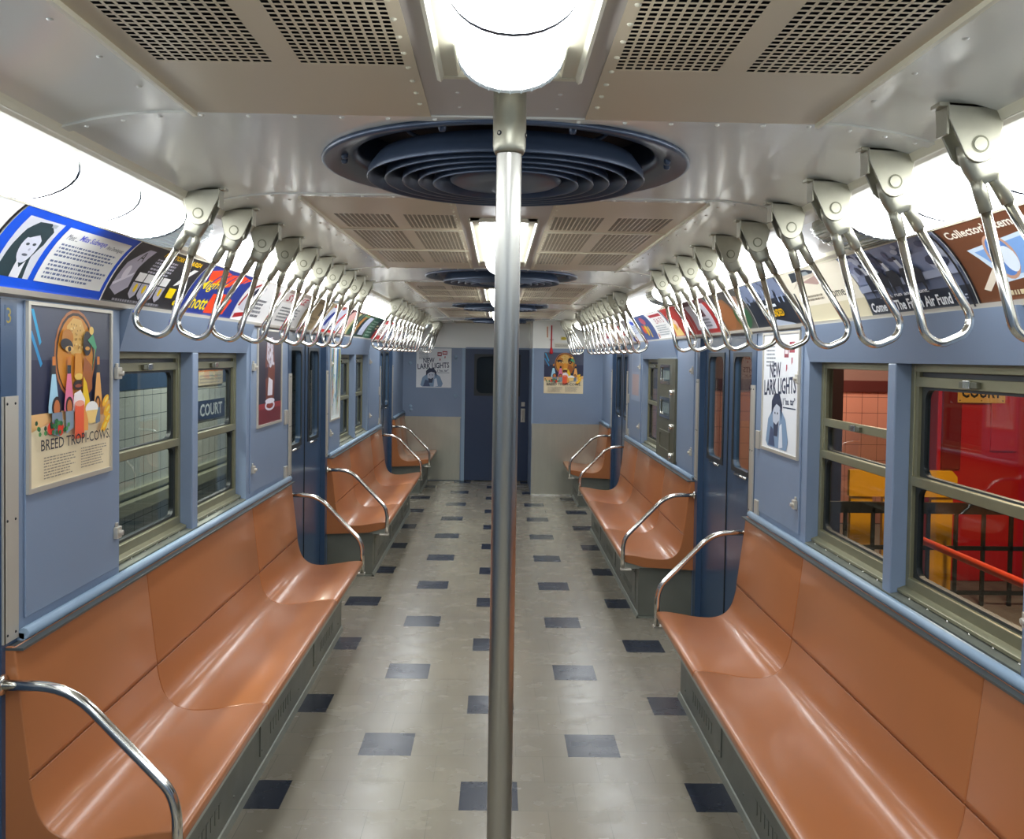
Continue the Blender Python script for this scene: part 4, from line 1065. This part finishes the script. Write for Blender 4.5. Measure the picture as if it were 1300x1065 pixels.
# ---- emergency gear on the cream header of the cab partition
root = thing('brake_cord', 'thin red emergency brake cord on the cream header above the far poster', 'emergency cord', (.67, 11.2, 1.86))
g = G().tube([(.665, 11.187, 2.14), (.665, 11.187, 1.85)], .008, 8); g.obj('cord', REDP, root)
g = G().lathe([(.0, 1.78), (.018, 1.785), (.022, 1.80), (.012, 1.86), (.0, 1.862)], (.665, 11.18, 0), 12); g.obj('handle', REDP, root)
g = G().box(.64, .69, 11.185, 11.2, 1.95, 1.97); g.obj('guide', TRIM, root)
a = Art(.04, .2, '#e8e0c8'); a.text('EMERGENCY', .85, .03, .8, '#b02020', 2.0, rot=90) if False else a.rect(.3, .05, .7, .95, '#c05a3c')
o = a.build('notice', end_map(.60, .628, 1.98, 2.13, 11.1995), None); tag(o, 'narrow red notice on the cream header left of the brake cord', 'sign')
a = Art(.1, .05, '#d8cf9c'); a.ell(.5, .5, .4, .4, '#c8b020'); o = a.build('notice', end_map(.78, .86, 1.955, 2.0, 11.1995), None); tag(o, 'small yellow notice on the cream header above the far poster', 'sign')
a = Art(.1, .05, '#d6d2c0'); a.copy(.08, .2, .92, .8, 2, '#8a8678', .5, .1); o = a.build('notice', end_map(.70, .90, 1.86, 1.92, 11.1995), None); tag(o, 'pale printed notice on the cream header under the yellow notice', 'sign')

# ================================================================== OUTSIDE, LEFT: station wall
TILEW = grid_tile('white_wall_tile', '#b9bdb4', '#4c5450', .19, .17, 'Y', .2, .035)
g = G().box(-3.15, -3.0, -1, 14, -.6, 1.42, 0).box(-3.15, -2.995, -1, 14, 1.42, 2.9, 1).box(-3.02, -2.90, -1, 14, .44, .53, 2).box(-3.02, -2.96, -1, 14, .56, .60, 2)
g.box(-3.15, -1.6, -1, 14, -.62, -.6, 3).box(-3.15, -1.5, -1, 14, 2.9, 3.0, 4)
struct(g.obj('wall_station_left', [TILEW, NAVY, mat('wall_ledge', '#8c8d7c', .4), mat('trackbed', '#3a3833', .8), WHITE]), 'white tiled station wall with a navy band outside the left windows', 'wall')
a = Art(.9, .2, '#2a3a55'); a.text('COURT', .10, .18, .64, '#d4d8d8', .80, bold=.02)
o = a.build('station_sign', lambda u, v, d: (-2.994+d, 8.92+u*.90, 1.045+v*.20), None); tag(o, 'navy COURT sign on the tiled wall outside the left window', 'sign')
a = Art(.7, .4, '#c8b8a0'); a.rect(0, .35, 1, 1, '#b86a30').ell(.3, .75, .2, .2, '#e0b040').ell(.7, .7, .2, .2, '#c84030').copy(.05, .05, .95, .3, 3, '#8c8c90')
o = a.build('wall_poster', lambda u, v, d: (-2.99+d, 8.95+u*.78, 1.40+v*.40), None); tag(o, 'orange poster above the COURT sign outside the left window', 'poster')
# ================================================================== OUTSIDE, RIGHT: platform
TILEP = grid_tile('pink_wall_tile', '#c08c7c', '#6c4c48', .17, .17, 'X', .3, .03)
struct(G().box(1.55, 8, -1, 9.48, -.05, 0).obj('floor_platform', mat('platform_concrete', '#6c645c', .6)), 'grey concrete platform outside the right windows', 'platform')
struct(G().box(1.55, 8, -1, 9.48, 2.9, 3.0).obj('ceiling_station_right', mat('station_mauve', '#7c6460', .6)), 'mauve station ceiling outside the right windows', 'ceiling')
g = G().box(1.55, 8, 9.5, 9.6, 0, 1.42, 1).box(1.55, 8, 9.48, 9.6, 1.42, 1.54, 2).box(1.55, 8, 9.49, 9.6, 1.54, 2.9, 3)
struct(g.obj('wall_station_right', [mat('platform_concrete', '#6c645c', .6), TILEP, mat('maroon_band', '#4c2424', .4), mat('station_mauve', '#7c6460', .6)]), 'pink tiled station wall outside the right windows', 'wall')
root = thing('red_booth', 'tall red painted booth with a yellow sign outside the right window', 'booth', (3.9, 7.3, 0))
g = G().box(3.50, 4.22, 7.02, 7.6, 0, 2.5); g.obj('booth_body', REDP, root, .01)
g = G().box(3.53, 3.68, 7.0, 7.02, .9, 2.3).box(3.92, 4.13, 7.0, 7.02, 1.05, 1.75, 1); g.obj('booth_panel', [mat('dark_red_paint', '#7a1216', .4), mat('red_panel_paint', '#cc2a38', .3)], root)
g = G().box(4.22, 4.75, 7.04, 7.6, 0, 2.5); g.obj('side_post', mat('rust_brown', '#8c4a20', .5), root)
a = Art(.52, .19, '#e8b050'); a.text('COURT', .08, .22, .6, '#1c1610', .84, bold=.03).ell(.05, .1, .015, .03, BK).ell(.95, .1, .015, .03, BK).ell(.5, .1, .012, .03, BK)
o = a.build('booth_sign', end_map(3.64, 4.02, 1.43, 1.60, 6.995), None); tag(o, 'yellow COURT sign on the red booth outside the right window', 'sign')
root = thing('yellow_barrier', 'yellow barrier board on posts outside the right windows', 'barrier', (3.2, 6.5, 0))
g = G().prism([(2.60, .75), (3.40, .75), (3.40, .90), (3.36, .945), (2.60, .945)], 6.5, 6.54); g.obj('board', YELP, root)
for x0, x1 in ((2.62, 2.78), (2.86, 2.90), (3.0, 3.14), (3.22, 3.38)):
    g = G().box(x0, x1, 6.52, 6.56, 0, .75); g.obj('post', YELP, root)
root = thing('iron_fence', 'black iron fence in front of the yellow barrier outside the right windows', 'fence', (3.4, 6.3, 0))
g = G().box(2.3, 5.0, 6.3, 6.33, .66, .74).box(2.3, 5.0, 6.3, 6.32, .40, .43).box(2.3, 5.0, 6.3, 6.32, .08, .11); g.obj('fence_rail', BLACKI, root)
for i in range(14):
    x = 2.3+i*.2; g = G().box(x-.011, x+.011, 6.30, 6.325, 0, .70); g.obj('picket', BLACKI, root)
o = G().tube([(2.5, 1.6, .70), (2.5, 5.6, .70)], .022, 10)
for y in (1.7, 3.6, 5.5): o.tube([(2.5, y, .0), (2.5, y, .70)], .018, 8)
tag(o.obj('platform_handrail', HREDP), 'vermilion handrail along the platform outside the right windows', 'handrail')
o = G().box(3.0, 3.2, 8.2, 8.4, 0, 2.9); tag(o.obj('station_column', mat('column_black', '#241e1c', .4)), 'dark station column behind the barrier outside the right windows', 'column')
# unseen tube lamps with area lights, added to brighten the station outside
for (x, y, c, p, lb) in ((-2.3, 3.5, (1, .98, .9), 42, 'left'), (-2.3, 8.5, (1, .98, .9), 55, 'left far'), (3.0, 4.6, (1, .72, .50), 65, 'right'), (3.75, 8.3, (1, .72, .50), 36, 'right far')):
    root = thing('added_station_lamp', 'added unseen tube lamp brightening the station outside the %s window' % lb, 'lamp', (x, y, 2.86), 'added station fill lamps')
    G().box(x-.09, x+.09, y-.6, y+.6, 2.84, 2.9).obj('added_lamp_housing', WHITE, root)
    G().tube([(x, y-.55, 2.815), (x, y+.55, 2.815)], .02, 8).obj('tube', emis('added_tube_'+lb.replace(' ', '_'), '#ffffff', 6), root)
    ld = bpy.data.lights.new('station_fill_light', 'AREA'); ld.shape = 'RECTANGLE'; ld.size = .15; ld.size_y = 1.1; ld.energy = p; ld.color = c
    lo = bpy.data.objects.new('added_fill_light', ld); COL.objects.link(lo); lo.parent = root; lo.location = (0, 0, -.08)

# ================================================================== CAMERA
F = 1132.0
yaw = math.atan(18/F); pitch = -math.atan(34/F); roll = math.radians(.88)
cy, sy, cp, sp = math.cos(yaw), math.sin(yaw), math.cos(pitch), math.sin(pitch)
fwd = Vector((sy*cp, cy*cp, sp)); right = Vector((cy, -sy, 0)); up = right.cross(fwd)
R = right*math.cos(roll)+up*math.sin(roll); U = -right*math.sin(roll)+up*math.cos(roll)
cam = bpy.data.cameras.new('camera'); co = bpy.data.objects.new('camera', cam); COL.objects.link(co)
M = Matrix((R, U, -fwd)).transposed().to_4x4(); M.translation = Vector((0, 0, 1.737)); co.matrix_world = M
cam.sensor_fit = 'HORIZONTAL'; cam.sensor_width = 36; cam.lens = F*36/1300
cam.shift_y = -(532.5-487)/1300; cam.clip_start = .02; cam.clip_end = 100
SC.camera = co
# ================================================================== WORLD, VIEW
w = bpy.data.worlds.new('world'); SC.world = w; w.use_nodes = True
w.node_tree.nodes['Background'].inputs[0].default_value = (.5, .55, .6, 1); w.node_tree.nodes['Background'].inputs[1].default_value = .02
SC.view_settings.view_transform = 'Standard'; SC.view_settings.look = 'None'; SC.view_settings.exposure = 0.75; SC.view_settings.gamma = 1
SC.view_settings.use_curve_mapping = False
